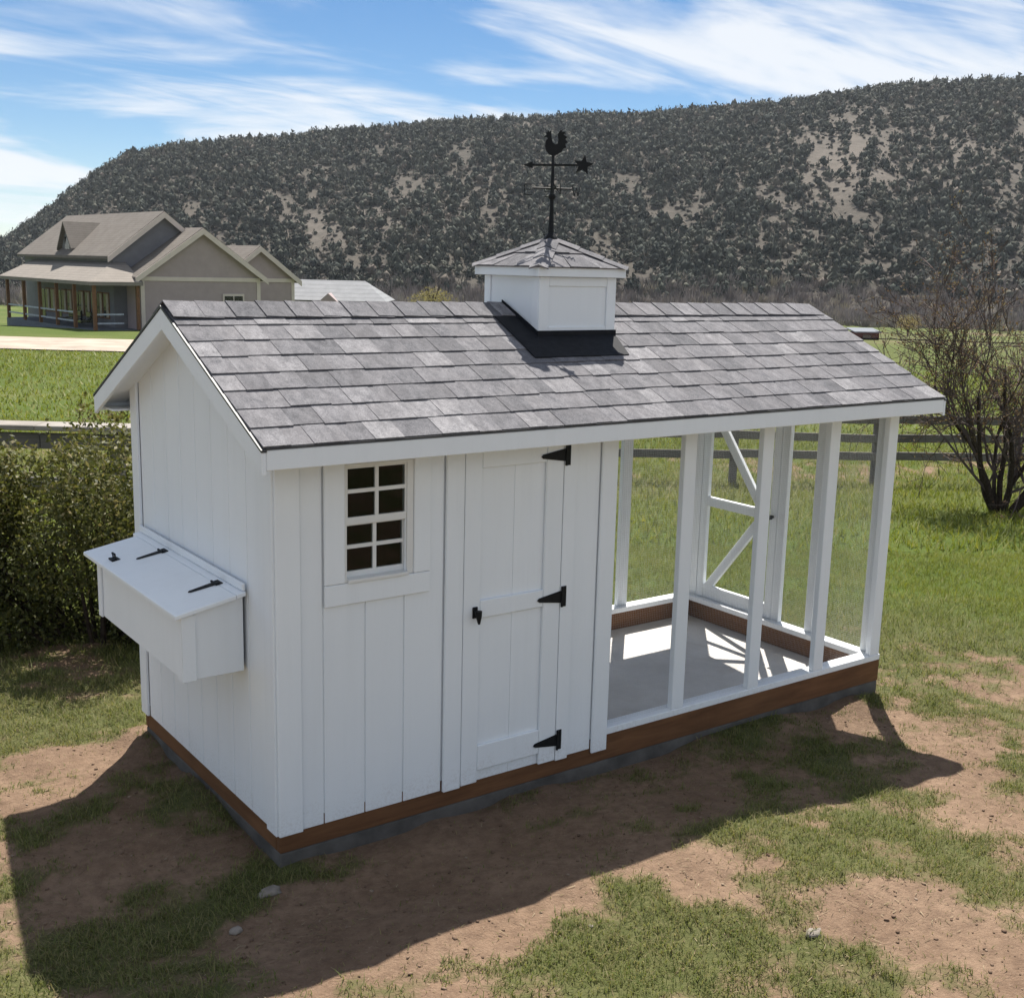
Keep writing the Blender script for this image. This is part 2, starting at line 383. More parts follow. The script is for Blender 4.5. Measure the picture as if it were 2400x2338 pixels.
gx = C[0] + RH[0] * HH + VH[0] * VV; gy = C[1] + RH[1] * HH + VH[1] * VV
gz = ground_z(gx, gy); gc, gl = cover_lush(gx, gy)
nH, nV = len(hs), len(vs_)
idx = np.arange(nH * nV).reshape(nV, nH)
quads = np.stack([idx[:-1, :-1], idx[:-1, 1:], idx[1:, 1:], idx[1:, :-1]], -1).reshape(-1, 4)
ground = tri_mesh('ground', np.stack([gx, gy, gz], -1).reshape(-1, 3), quads, mat_ground(), None,
                  {'cover': gc.ravel(), 'lush': gl.ravel()}, True)
tag(ground, kind='structure')

def strip(name, v0, v1, h0, h1, mat, wob, seed, lift=0.02, nv=10, nh=160):
    hh = np.linspace(h0, h1, nh); tt = np.linspace(0, 1, nv); H, T = np.meshgrid(hh, tt)
    a = v0 + wob * (fbm(H * 0.05, H * 0 + 1.3, seed, 4) - 0.5) * 2; b = v1 + wob * (fbm(H * 0.05, H * 0 + 7.7, seed + 5, 4) - 0.5) * 2
    V = a + (b - a) * T
    x = C[0] + RH[0] * H + VH[0] * V; y = C[1] + RH[1] * H + VH[1] * V
    z = ground_z(x, y) + lift
    i = np.arange(nh * nv).reshape(nv, nh)
    q = np.stack([i[:-1, :-1], i[:-1, 1:], i[1:, 1:], i[1:, :-1]], -1).reshape(-1, 4)
    return tag(tri_mesh(name, np.stack([x, y, z], -1).reshape(-1, 3), q, mat, None, None, True), kind='structure')
ROAD = mat_plain('pale_dirt', (0.34, 0.285, 0.235), 0.95, 0.1, 0, 0.22, 0.8, 0.3)
strip('dirt_road', 52, 62, -60, 8, ROAD, 1.2, 4, 0.05)
strip('dirt_track', 138, 152, 10, 160, ROAD, 2.0, 9, 0.22)

# ------------------------------------------------------------------ hill
RX = np.array([-2600, -1200, -500, -250, -60, 20, 100, 180, 235, 300, 400, 560, 800, 1000, 1300, 1500, 1700, 1900, 2100, 2300, 2600, 3200, 4200, 5200.])
RY = np.array([760, 740, 715, 680, 600, 556, 500, 440, 398, 364, 344, 328, 309, 290, 272, 268, 250, 234, 200, 188, 176, 165, 170, 200.])
V0, V1 = 285.0, 640.0
def _col(px, py):
    d = F[None] + R[None] * ((px - 1200) / CAM['f'])[:, None] - U[None] * ((py - 1169) / CAM['f'])[:, None]
    fw = d[:, :2] @ VH; return (d[:, :2] @ RH) / fw, d[:, 2] / fw
def ridge_z(px):
    px = np.asarray(px, float); sh = px.shape; p = px.ravel()
    return (C[2] + V1 * _col(p, np.interp(p, RX, RY) + 8)[1]).reshape(sh)
def lateral(px):
    px = np.asarray(px, float); p = px.ravel(); return _col(p, np.interp(p, RX, RY))[0].reshape(px.shape)
def bareness(px, t):
    b = 0.5 * np.exp(-((px - 760) / 330) ** 2 - ((t - .40) / .13) ** 2) + 0.75 * np.exp(-((px - 2150) / 430) ** 2 - ((t - .52) / .2) ** 2) + 0.3 * np.exp(-((px - 150) / 160) ** 2 - ((t - .6) / .25) ** 2)
    return np.clip(b * (0.35 + 1.3 * fbm(px * .012, t * 9, 19, 3)), 0, 1)
def hill_pt(px, t):
    """px: bearing of a column of the hillside, t: 0 foot .. 1 crest (then the plateau behind)"""
    v = V0 + (V1 - V0) * t
    h = v * lateral(px)
    x = C[0] + RH[0] * h + VH[0] * v; y = C[1] + RH[1] * h + VH[1] * v
    zb = -9.5; zr = ridge_z(px)
    tt = np.clip(t, 0, 1)
    s = 0.12 * tt + 0.88 * (0.45 * tt + 0.55 * tt * tt * (3 - 2 * tt))
    s = s * sstep(-0.02, 0.12, tt) * 0.5 + s * 0.5
    gul = (fbm(px * 0.006, t * 1.6, 91, 4) - 0.5) * 15 * np.sin(np.pi * np.clip(t, 0, 1)) ** 0.8
    z = zb + np.maximum(zr - zb, 0.0) * s + gul * np.clip((zr - zb) / 60, 0, 1)
    z = z - np.maximum(t - 1, 0) * 25
    return x, y, z
pxs = np.linspace(-2400, 5000, 260); ts = np.concatenate([np.linspace(-0.02, 1, 70), [1.1, 1.4, 2.2]])
PX, TT = np.meshgrid(pxs, ts); hx, hy, hz = hill_pt(PX, TT)
i = np.arange(PX.size).reshape(PX.shape)
q = np.stack([i[:-1, :-1], i[:-1, 1:], i[1:, 1:], i[1:, :-1]], -1).reshape(-1, 4)
mh = M('hillside_earth', 0.95, 0.1).geo()
hb = mh.attr('bare'); hn = mh.noise(0.02, 6, None, 0.65); hn2 = mh.noise(0.25, 5, None, 0.7)
mh.color(mh.mix(mh.math('MULTIPLY', hb, mh.rng(hn2, 0.3, 0.55, 0.5, 1)), mh.mix(mh.rng(hn2, 0.35, 0.7), mh.mix(mh.rng(hn, 0.35, 0.65), (0.036, 0.033, 0.028), (0.055, 0.049, 0.041)), (0.08, 0.07, 0.058)), (0.135, 0.117, 0.10)))
mh.bump(hn2, 0.6, 1.0)
tag(tri_mesh('hill', np.stack([hx, hy, hz], -1).reshape(-1, 3), q, mh.m, None, {'bare': bareness(PX, TT).ravel()}, True), kind='structure')

def ico(sub):
    bm = bmesh.new(); bmesh.ops.create_icosphere(bm, subdivisions=sub, radius=1.0)
    v = np.array([p.co[:] for p in bm.verts]); f = np.array([[w.index for w in q.verts] for q in bm.faces]); bm.free(); return v, f
IV, IF = ico(2)
def blob_variants(n, rough):
    out = []
    for k in range(n):
        r = 1 + rough * (rng.random(len(IV)) - 0.5) * 2
        v = IV * r[:, None]; v[:, 2] = v[:, 2] * 0.5 + 0.45; v[:, :2] *= (1.08 - 0.45 * np.clip(v[:, 2:3], 0, 1)); out.append(v)
    return out
I1V, I1F = ico(1)
def juniper_variants(n, m):
    out = []
    for k in range(n):
        core = I1V * (0.62 + 0.2 * (rng.random(len(I1V)) - .5))[:, None]
        d = rng.normal(size=(m, 3)); d /= np.linalg.norm(d, axis=1)[:, None]
        lump = 0.78 + 0.32 * np.sin(d[:, 0] * 4 + k) * np.sin(d[:, 2] * 5 + 2 * k)
        c = d * (lump * (0.7 + 0.45 * rng.random(m)))[:, None]
        s = 0.16 + 0.2 * rng.random(m)
        tri = c[:, None, :] + rng.normal(size=(m, 3, 3)) * s[:, None, None]
        v = np.concatenate([core, tri.reshape(-1, 3)])
        v[:, 2] = v[:, 2] * 0.5 + 0.45; v[:, :2] *= (1.12 - 0.5 * np.clip(v[:, 2:3], 0, 1)); out.append(v)
    f = np.concatenate([I1F, np.arange(m * 3).reshape(-1, 3) + len(I1V)])
    return out, f
def scatter(name, P, S, variants, faces, mat, tint):
    n = len(P); nv = len(variants[0]); k = rng.integers(0, len(variants), n); a = rng.random(n) * 6.283
    base = np.stack(variants)[k]
    ca, sa = np.cos(a)[:, None], np.sin(a)[:, None]
    x = base[:, :, 0] * ca - base[:, :, 1] * sa; y = base[:, :, 0] * sa + base[:, :, 1] * ca
    V = np.stack([x * S[:, 0:1] + P[:, 0:1], y * S[:, 0:1] + P[:, 1:2], base[:, :, 2] * S[:, 1:2] + P[:, 2:3]], -1).reshape(-1, 3)
    T = (faces[None] + (np.arange(n) * nv)[:, None, None]).reshape(-1, faces.shape[1])
    return tri_mesh(name, V, T, mat, None, {'tint': np.repeat(tint, nv)})
N = 26000
px = rng.uniform(-700, 3200, N * 2); t = 0.09 + 0.93 * rng.random(N * 2) ** 0.9
bare = bareness(px, t)
dens = np.clip(0.55 + 2.4 * (fbm(px * 0.012, t * 8, 14, 4) - 0.42), 0.08, 1) * (1 - .85 * bare) * (0.8 + 0.2 * t)
keep = (rng.random(N * 2) < dens) & (ridge_z(px) > 4)
px, t = px[keep][:N], t[keep][:N]
# a fringe of trees standing on the crest
pe = np.sort(rng.uniform(-300, 3000, 420)); px = np.concatenate([px, pe]); t = np.concatenate([t, 0.985 + 0.02 * rng.random(len(pe))])
x, y, z = hill_pt(px, t)
JV, JF = juniper_variants(10, 32)
h = 1.4 + 4.2 * rng.random(len(x)) ** 2.0; S = np.stack([h * rng.uniform(0.36, 0.6, len(x)), h], -1)
JUN = mat_tint('juniper_foliage', [(0.0, (0.020, 0.027, 0.023)), (0.5, (0.045, 0.052, 0.041)), (0.85, (0.082, 0.083, 0.064)), (1.0, (0.12, 0.10, 0.083))])
tag(scatter('juniper_wood', np.stack([x, y, z - 0.3], -1), S, JV, JF, JUN, np.clip(rng.random(len(x)) ** 1.2, 0, 1)),
    'dark green juniper wood covering the long hillside', 'wood', kind='stuff')
# pale dead brush and rocks between the junipers
n = 5000; px = rng.uniform(-700, 3200, n); t = 0.1 + 0.9 * rng.random(n); k = ridge_z(px) > 4; px, t = px[k], t[k]
x, y, z = hill_pt(px, t); h = rng.uniform(0.5, 1.7, len(x))
BRUSH = mat_tint('grey_brush', [(0.0, (0.04, 0.038, 0.032)), (0.6, (0.07, 0.064, 0.054)), (1.0, (0.115, 0.10, 0.086))])
tag(scatter('hillside_brush', np.stack([x, y, z - 0.2], -1), np.stack([h * 0.7, h], -1), [I1V * (1 + .8 * (rng.random(len(I1V)) - .5))[:, None] * np.array([1, 1, .5]) + np.array([0, 0, .4]) for _ in range(8)], I1F, BRUSH, rng.random(len(x))),
    'pale grey brush and rock scattered between junipers on the hillside', 'brush', kind='stuff')
# leafless thicket at the hill foot: clumps of thin twigs
def twig_variants(n, m):
    out = []
    for _ in range(n):
        a = rng.random(m) * 6.283; r = rng.random(m) ** 0.6; b = np.stack([r * np.cos(a) * 0.55, r * np.sin(a) * 0.55, rng.random(m) * 0.35], -1)
        tip = b + np.stack([np.cos(a) * 0.45 * rng.random(m), np.sin(a) * 0.45 * rng.random(m), 0.3 + 0.6 * rng.random(m)], -1)
        w = np.stack([-np.sin(a), np.cos(a), rng.normal(0, .3, m)], -1) * (0.03 + 0.05 * rng.random(m))[:, None]
        out.append(np.stack([b - w, b + w, tip], 1).reshape(-1, 3))
    return out
TM = 46; TF = np.arange(TM * 3).reshape(-1, 3)
n = 5200; px = rng.uniform(-500, 3000, n); t = rng.uniform(-0.14, 0.13, n) * np.where(rng.random(n) < .8, 1, 0.6)
x, y, z = hill_pt(px, np.maximum(t, -0.02)); vv = V0 + (V1 - V0) * t
hh_ = vv * lateral(px); x = C[0] + RH[0] * hh_ + VH[0] * vv; y = C[1] + RH[1] * hh_ + VH[1] * vv
z = np.where(t < 0, ground_z(x, y), np.maximum(z, ground_z(x, y)))
h = rng.uniform(1.5, 4.0, n) * np.where(t < 0, 0.75, 1) * (.6 + .8 * fbm(x * .03, y * .03, 66, 3))
TH = mat_tint('bare_thicket', [(0.0, (0.13, 0.115, 0.105)), (0.5, (0.22, 0.19, 0.175)), (0.85, (0.30, 0.265, 0.235)), (1.0, (0.32, 0.285, 0.19))])
tag(scatter('bare_thicket', np.stack([x, y, z - 0.2], -1), np.stack([h * 0.9, h], -1), twig_variants(8, TM), TF, TH, rng.random(n)),
    'brown leafless thicket along the foot of the hill', 'thicket', kind='stuff')

# ------------------------------------------------------------------ house beyond the field
H_SID = mat_plain('house_siding', (0.35, 0.285, 0.285), 0.8, 0.2, 0, 0.06, 2)
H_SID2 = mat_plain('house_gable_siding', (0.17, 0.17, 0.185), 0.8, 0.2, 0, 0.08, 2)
H_TRIM = mat_plain('house_trim', (0.58, 0.50, 0.45), 0.7, 0.3, 0, 0.05, 2)
def mat_roof(name, a, b, rows):
    m = M(name, 0.9, 0.2)
    w = m.n.new('ShaderNodeTexWave'); w.wave_type = 'BANDS'; w.bands_direction = 'Z'; w.inputs['Scale'].default_value = rows
    w.inputs['Distortion'].default_value = 1.5; m.l.new(m.co, w.inputs['Vector'])
    c = m.mix(m.rng(m.noise(1.5, 6, None, 0.7), 0.3, 0.7), a, b)
    m.color(m.mix(m.rng(w.outputs['Fac'], 0.0, 0.35, 0.35, 0), c, tuple(v * .6 for v in a))); return m.m
H_ROOF = mat_roof('house_roof_shingle', (0.125, 0.11, 0.097), (0.175, 0.157, 0.14), 2.2)
H_PORCH = mat_roof('porch_roof_shingle', (0.19, 0.17, 0.15), (0.24, 0.215, 0.19), 2.2)
H_DARK = mat_plain('dark_window', (0.012, 0.014, 0.016), 0.12, 0.5)
H_WOOD = mat_plain('porch_timber', (0.16, 0.075, 0.03), 0.7)
H_DECK = mat_plain('porch_deck_paint', (0.10, 0.115, 0.14), 0.7)
H_RAIL = mat_plain('porch_rail_paint', (0.34, 0.37, 0.42), 0.7)
H_CURT = mat_plain('pale_curtain', (0.42, 0.36, 0.27), 0.9)
ALPHA = math.radians(40)
DH = 74.0
o3 = C + ray(333, 772) * DH / 1.0
hx0, hy0 = o3[0], o3[1]; hz0 = float(ground_z(hx0, hy0)); HZ_FIX = o3[2]
wdir = RH * math.cos(ALPHA) + VH * math.sin(ALPHA)
house = empty('farmhouse', (hx0, hy0, HZ_FIX), math.atan2(wdir[1], wdir[0]))
tag(house, 'grey gabled farmhouse with wraparound porch beyond the green field', 'house')
GW, GE, GA, GT = 8.3, 3.4, 6.25, 2.25        # garage gable: width, eave height, apex height, depth to the main gable
def gable_block(u0, u1, t0, t1, eave, apex, mat, wname='wall', deep=-1.5):
    um = (u0 + u1) / 2
    return prism(wname, [(u0, deep), (u1, deep), (u1, eave), (um, apex), (u0, eave)], 'y', t0, t1, mat, house)
def gable_roof(u0, u1, t0, t1, eave, apex, mat, ov=0.45, th=0.18):
    um = (u0 + u1) / 2; k = (apex - eave) / (um - u0)
    e0 = eave - k * ov
    rf = prism('roof', [(u0 - ov, e0), (um, apex), (u1 + ov, e0), (u1 + ov, e0 + th), (um, apex + th * 1.2), (u0 - ov, e0 + th)], 'y', t0, t1, mat, house)
    for a, b in (((u0 - ov, e0 - .02), (um, apex - .02)), ((um, apex - .02), (u1 + ov, e0 - .02))):
        prism('rake_board', [(a[0], a[1] - .2), (b[0], b[1] - .2), (b[0], b[1] + .18), (a[0], a[1] + .18)], 'y', t0 - .06, t0 - .004, H_TRIM, rf)
    return rf
gable_block(0, GW, 0, GT, GE, GA, H_SID); gable_roof(0, GW, -0.35, GT + .02, GE, GA, H_ROOF)
box('frieze_board', -.02, GW + .02, -.06, -.005, GE - .36, GE - .10, H_TRIM, house, 0)
for u in (0, GW - .22): box('corner_board', u - .02, u + .24, -.055, -.006, -1.5, GE - .362, H_TRIM, house, 0)
MW0, MW1, ME, MA = -0.85, 5.95, 4.67, 7.25
gable_block(MW0, MW1, GT + .03, 19.4, ME, MA, H_SID2); gable_roof(MW0, MW1, GT - .35, 19.8, ME, MA, H_ROOF)
gable_block(7.7, 13.3, 4.3, 10, 3.25, 5.3, H_SID); gable_roof(7.7, 13.3, 3.95, 10.2, 3.25, 5.3, H_ROOF)
box('frieze_board', 8.35, 13.32, 4.23, 4.29, 2.97, 3.23, H_TRIM, house, 0)
box('corner_board', 13.08, 13.32, 4.235, 4.292, -1.5, 2.968, H_TRIM, house, 0)
wd = empty('window', parent=house)
box('frame', 5.55, 7.1, -.09, -.03, 1.35, 2.25, H_TRIM, wd, 0)
for u in (5.68, 6.37): box('pane', u, u + .6, -.12, -.092, 1.5, 2.1, H_DARK, wd, 0)
# dormer on the side slope
dz0, dz1, dm, dh = 5.0, 6.0, 10.6, 1.1
dm_ = empty('dormer', parent=house)
prism('dormer_wall', [(dm - dh, 4.2), (dm + dh, 4.2), (dm + dh, 5.2), (dm, 6.6), (dm - dh, 5.2)], 'x', -0.7, 2.6, H_SID2, dm_)
for s in (-1, 1):
    prism('dormer_roof', [(dm, 6.62), (dm, 6.78), (dm + s * (dh + .3), 4.98), (dm + s * (dh + .3), 4.82)], 'x', -1.0, 2.8, H_ROOF, dm_)
box('dormer_window', -.76, -.705, dm - .45, dm + .45, 4.75, 5.75, H_DARK, dm_, 0)
# porch wrapping the near corner: deck, posts, rails, hip roof
PU, PT0, PT1 = -3.0, -0.1, 17.4
box('porch_deck', PU, -0.86, PT0, PT1, -0.9, -0.02, H_DECK, house, 0)
box('porch_deck', -0.855, -0.03, PT0, GT, -0.9, -0.03, H_DECK, house, 0)
ez, tz = 2.95, 4.15
mesh('porch_roof', [(PU - .4, PT0 - .4, ez), (PU - .4, PT1, ez), (MW0, PT1, tz), (MW0, GT, tz), (-.02, GT, tz), (-.02, PT0 - .4, ez),
                    (PU - .4, PT0 - .4, ez - .22), (PU - .4, PT1, ez - .22), (MW0, PT1, ez - .22), (-.02, PT0 - .4, ez - .22), (-.02, GT, ez - .22)],
     [(0, 3, 2, 1), (0, 5, 4, 3), (0, 1, 7, 6), (5, 0, 6, 9), (6, 7, 8, 9), (1, 2, 8, 7)], H_PORCH, house)
for u, tt_ in ((PU, PT0), (PU, 3.3), (PU, 6.6), (PU, 9.9), (PU, 13.2), (PU, 16.8), (-.25, PT0)):
    box('porch_post', u - .1, u + .1, tt_ - .1, tt_ + .1, -.02, ez - .22, H_WOOD, house, 0)
for z in (0.35, 0.9):
    box('porch_rail', PU - .04, PU + .04, 3.42, 16.7, z, z + .1, H_RAIL, house, 0)
    box('porch_rail', PU + .12, -1.2, PT0 - .04, PT0 + .04, z, z + .1, H_RAIL, house, 0)
for k in range(12):
    t0 = 3.0 + k * 1.12
    if k % 3 == 2: box('porch_door', MW0 - .05, MW0 - .004, t0, t0 + .9, 0, 2.1, H_DARK, house, 0)
    else:
        w_ = empty('porch_window', parent=house)
        box('frame', MW0 - .06, MW0 - .005, t0, t0 + .95, .5, 2.2, H_WOOD, w_, 0)
        box('curtain', MW0 - .09, MW0 - .062, t0 + .1, t0 + .42, .6, 2.1, H_CURT, w_, 0)
        box('pane', MW0 - .088, MW0 - .063, t0 + .43, t0 + .85, .6, 2.1, H_DARK, w_, 0)
for (u, tt_) in ((-2.1, 4.2), (-2.1, 6.0), (-1.9, 8.0)):
    ca_, sa_ = math.cos(house.rotation_euler.z), math.sin(house.rotation_euler.z)
    cb = empty('porch_chair', (hx0 + u * ca_ - tt_ * sa_, hy0 + u * sa_ + tt_ * ca_, HZ_FIX - .018), house.rotation_euler.z)
    tag(cb, {4.2: 'dark porch chair nearest the garage wing of the farmhouse', 6.0: 'middle one of three dark chairs on the farmhouse porch', 8.0: 'dark porch chair farthest from the garage wing of the farmhouse'}[tt_], 'chair', 'chairs on the farmhouse porch')
    box('seat', -.4, .4, -.4, .4, .25, .45, H_DARK, cb, 0.02); box('backrest', .25, .4, -.4, .4, .45, .95, H_DARK, cb, 0.02)

# second roof to the right of the farmhouse
NROOF = mat_roof('pale_metal_roof', (0.20, 0.205, 0.215), (0.26, 0.265, 0.275), 1.0)
nb = C + ray(705, 740) * 96
nz = float(ground_z(nb[0], nb[1])) - .3
barn = empty('outbuilding', (nb[0], nb[1], C[2] + ray(705, 740)[2] * 96), math.atan2(RH[1], RH[0]))
tag(barn, 'low outbuilding with pale grey hipped metal roof past the farmhouse', 'outbuilding')
mesh('wall', [(-3, 0, -2), (6.6, 0, -2), (6.6, 6, -2), (-3, 6, -2), (-3, 0, 1.3), (6.6, 0, 1.3), (6.6, 6, 1.3), (-3, 6, 1.3)],
     [(0, 1, 5, 4), (1, 2, 6, 5), (2, 3, 7, 6), (3, 0, 4, 7)], H_SID2, barn)
mesh('roof', [(-3.4, -.4, 1.3), (7.1, -.4, 1.3), (7.1, 6.4, 1.3), (-3.4, 6.4, 1.3), (-1.4, 3, 2.9), (4.9, 3, 2.9)],
     [(0, 1, 5, 4), (1, 2, 5), (2, 3, 4, 5), (3, 0, 4), (0, 3, 2, 1)], NROOF, barn)
prism('porch_gable', [(1.5, 1.1), (3.3, 1.1), (2.4, 1.9)], 'y', -.9, 1.2, H_SID, barn)
boxes('window', [(0.2, 1.0, -.04, .0, .2, 1.0)], H_DARK, barn)
# small red shed far across the field
rs = C + ray(2031, 800) * 150
RED = mat_plain('barn_red', (0.06, 0.018, 0.014), 0.8)
shed = empty('red_shed', (rs[0], rs[1], rs[2]), math.atan2(RH[1], RH[0]) + .15)
tag(shed, 'small dark red shed with grey roof far across the field', 'shed')
box('wall', -1.65, 1.65, 0, 2.2, -1.0, 1.15, RED, shed, 0)
prism('roof', [(-.3, 1.1), (2.5, 1.5), (2.5, 1.62), (-.3, 1.25)], 'x', -1.85, 1.85, H_DECK, shed)
box('doorway', -.6, .5, -.03, -.004, -1, .85, H_DARK, shed, 0)

# ------------------------------------------------------------------ fences
FW = mat_wood('weathered_fence_timber', (0.095, 0.09, 0.088), (0.19, 0.175, 0.165), (0.4, 0.4, 4), 0.9, 9)
def gpt(h, v): p = hv(h, v); return np.array([p[0], p[1], float(ground_z(p[0], p[1]))])
fence = empty('rail_fence', tuple(gpt(2.0, 19.1)))
tag(fence, 'weathered grey three rail timber fence across the grass behind the coop', 'fence')
def fl(o): return o  # children are stored relative to the fence foot
f0 = gpt(2.0, 19.1)
nsp = 9
fpts = [gpt(-1.2 + k * 2.42, 18.75 + 0.17 * (k * 2.42 - 2.0) * 0.62) for k in range(nsp)]
for k, p in enumerate(fpts):
    q = p - f0; lean = random.uniform(-.02, .02)
    beam('post', q + np.array([0, 0, -.25]), q + np.array([lean, lean * .5, 1.34 + random.uniform(-.04, .05)]), .12, .12, FW, fence, (RH[0], RH[1], 0), .01)
for a, b in zip(fpts, fpts[1:]):
    for zr in (0.50, 0.81, 1.12):
        j0, j1 = random.uniform(-.025, .025), random.uniform(-.025, .025)
        off = np.array([-VH[0], -VH[1], 0]) * .085
        beam('rail', a - f0 + off + np.array([0, 0, zr + j0]), b - f0 + off + np.array([0, 0, zr + j1]), .04, .135, FW, fence, (0, 0, 1), .006)
CAPW = mat_wood('pale_cap_timber', (0.20, 0.18, 0.16), (0.30, 0.275, 0.25), (0.4, 0.4, 4), 0.9, 9)
cp = C + ray(300, 1003) * 10.4
capz = cp[2]; cg = gpt((cp[:2] - C[:2]) @ RH, (cp[:2] - C[:2]) @ VH)
cfence = empty('capped_fence', tuple(cg))
tag(cfence, 'low fence with pale flat cap board behind the leafy bush', 'fence')
ch = capz - cg[2]
rdir = np.array([RH[0], RH[1], 0.0]); vdir = np.array([VH[0], VH[1], 0.0])
for k, (a, b) in enumerate(((-2.6, -0.78), (-0.775, 1.2))):
    beam('cap_board', rdir * a + np.array([0, 0, ch]), rdir * b + np.array([0, 0, ch]), .30, .045, CAPW, cfence, (0, 0, 1), .006)
    beam('rail', rdir * a - vdir * .02 + np.array([0, 0, ch - .13]), rdir * b - vdir * .02 + np.array([0, 0, ch - .13]), .04, .14, FW, cfence, (0, 0, 1), .005)
for a in (-2.4, -0.12, 1.1):
    beam('post', rdir * a + vdir * .06 + np.array([0, 0, -.2]), rdir * a + vdir * .06 + np.array([0, 0, ch - .03]), .11, .11, FW, cfence, (RH[0], RH[1], 0), .006)
for a, b in ((-2.4, -0.12), (-0.1, 1.1)):
    beam('rail', rdir * a - vdir * .02 + np.array([0, 0, ch - .52]), rdir * b - vdir * .02 + np.array([0, 0, ch - .52]), .04, .12, FW, cfence, (0, 0, 1), .005)

# ------------------------------------------------------------------ vegetation close by
BARK = mat_plain('dark_bark', (0.045, 0.034, 0.027), 0.95, 0.1, 0, 0.4, 30, 0.4)
def leaf_quads(P, N, L, W):
    """leaf-shaped pairs of triangles centred at P, random orientation about N"""
    n = len(P); d = rng.normal(size=(n, 3)); d /= np.linalg.norm(d, axis=1)[:, None]
    N = N + rng.normal(size=(n, 3)) * .6; s = np.cross(d, N); s /= np.linalg.norm(s, axis=1)[:, None] + 1e-9
    V = np.stack([P - d * L[:, None] / 2, P + s * W[:, None] / 2, P + d * L[:, None] / 2, P - s * W[:, None] / 2], 1).reshape(-1, 3)
    return V, np.arange(n * 4).reshape(-1, 4)
bb = gpt((on_z(185, 1540, -.2)[:2] - C[:2]) @ RH, (on_z(185, 1540, -.2)[:2] - C[:2]) @ VH + .45)
bush = empty('leafy_bush', tuple(bb))
tag(bush, 'dense olive green leafy bush beside the nest box end of the coop', 'bush')
lob = []
for k in range(52):
    a = random.uniform(-1.3, 0.95); lob.append((a, random.uniform(-.45, .6), (.08 + 1.24 * ((k * .618) % 1.0)) * (1 - .14 * abs(a)), random.uniform(.24, .38)))
Ps, Ns, Ti = [], [], []
for (a, b, z, r) in lob:
    n = int(4200 * r); d = rng.normal(size=(n, 3)); d /= np.linalg.norm(d, axis=1)[:, None]
    rad = r * (0.55 + 0.55 * rng.random(n) ** .5) * (1 + .25 * (vnoise(d[:, 0] * 3 + a * 9, d[:, 2] * 3 + b * 9, 5) - .5))
    p = np.array([0, 0, z]) + rdir * a + vdir * b + d * rad[:, None] * np.array([1, 1, 1.1])
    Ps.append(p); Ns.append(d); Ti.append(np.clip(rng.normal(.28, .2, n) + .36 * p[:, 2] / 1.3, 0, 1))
for k in range(110):
    a, b, z, r = random.choice(lob); n = 26
    o_ = rdir * (a + random.uniform(-r, r) * .8) + vdir * (b + random.uniform(-r, r) * .8) + np.array([0, 0, z + r * .7]); dr = np.array([random.gauss(0, .3), random.gauss(0, .3), 1.0])
    tt2 = rng.random(n); p = o_ + dr * (tt2 * random.uniform(.12, .30))[:, None] + rng.normal(size=(n, 3)) * (.028 * (1.1 - tt2))[:, None]
    Ps.append(p); Ns.append(rng.normal(size=(n, 3))); Ti.append(np.clip(rng.normal(.75, .15, n), 0, 1))
P_ = np.concatenate(Ps); k = P_[:, 2] > .02; P_ = P_[k]; N_ = np.concatenate(Ns)[k]; T_ = np.concatenate(Ti)[k]
V_, Q_ = leaf_quads(P_, N_, rng.uniform(.028, .055, len(P_)), rng.uniform(.014, .026, len(P_)))
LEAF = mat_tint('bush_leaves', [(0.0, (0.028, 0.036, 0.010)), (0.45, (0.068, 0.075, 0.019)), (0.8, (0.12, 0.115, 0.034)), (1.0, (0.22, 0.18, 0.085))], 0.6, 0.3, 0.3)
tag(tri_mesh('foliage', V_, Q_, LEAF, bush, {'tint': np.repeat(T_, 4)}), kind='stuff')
bm = bmesh.new()
for (a, b, z, r) in lob:
    e = rdir * a + vdir * b + np.array([0, 0, z]); s0 = rdir * a * .25 + vdir * b * .25
    mid = (s0 + e) / 2 + np.array([random.uniform(-.05, .05), random.uniform(-.05, .05), .05])
    bm_tube(bm, [s0 + np.array([0, 0, -.1]), mid, e], [.018, .012, .005], 5)
bm_out('stem', bm, BARK, bush)

# bare multi-stemmed tree at the right
tb = gpt((on_z(2345, 1185, -.62)[:2] - C[:2]) @ RH, (on_z(2345, 1185, -.62)[:2] - C[:2]) @ VH)
tree = empty('bare_tree', tuple(tb))
tag(tree, 'leafless many stemmed tree with brown budding twigs by the fence', 'tree')
segs = []; buds = []
def grow(p, d, L, r, depth):
    n = 4 if depth < 3 else 3; pts = [p.copy()]; rad = [r]
    for k in range(n):
        d = d + np.array([random.gauss(0, .16), random.gauss(0, .16), random.gauss(.03, .10)]); d /= np.linalg.norm(d)
        p = p + d * L / n; pts.append(p.copy()); rad.append(r * (1 - .5 * (k + 1) / n))
        if depth < 5:
            for _ in range(1 if depth < 2 else random.choice((1, 1, 2))):
                a = d + rng.normal(size=3) * .55 + np.array([0, 0, .12]); a /= np.linalg.norm(a)
                grow(p.copy(), a, L * random.uniform(.45, .72), rad[-1] * .62, depth + 1 if depth > 0 else 1 + (k < 1))
        if depth >= 3 and random.random() < .5: buds.append(p + rng.normal(size=3) * .02)
    segs.append((pts, rad, depth))
for k in range(9):
    a = k * .7 + random.uniform(-.3, .3); tilt = random.uniform(.35, .8)
    grow(np.array([math.cos(a) * .06, math.sin(a) * .06, -.1]), np.array([math.cos(a) * tilt * .7, math.sin(a) * tilt * .7, 1.0]) / 1.15, random.uniform(1.5, 2.1), random.uniform(.032, .055), 1)
bm = bmesh.new(); bmt = bmesh.new()
for pts, rad, dep in segs:
    if dep <= 1: bm_tube(bmt, pts, [max(x, .006) for x in rad], 6)
    else: bm_tube(bm, pts, [max(x, .0042) for x in rad], 3, False)
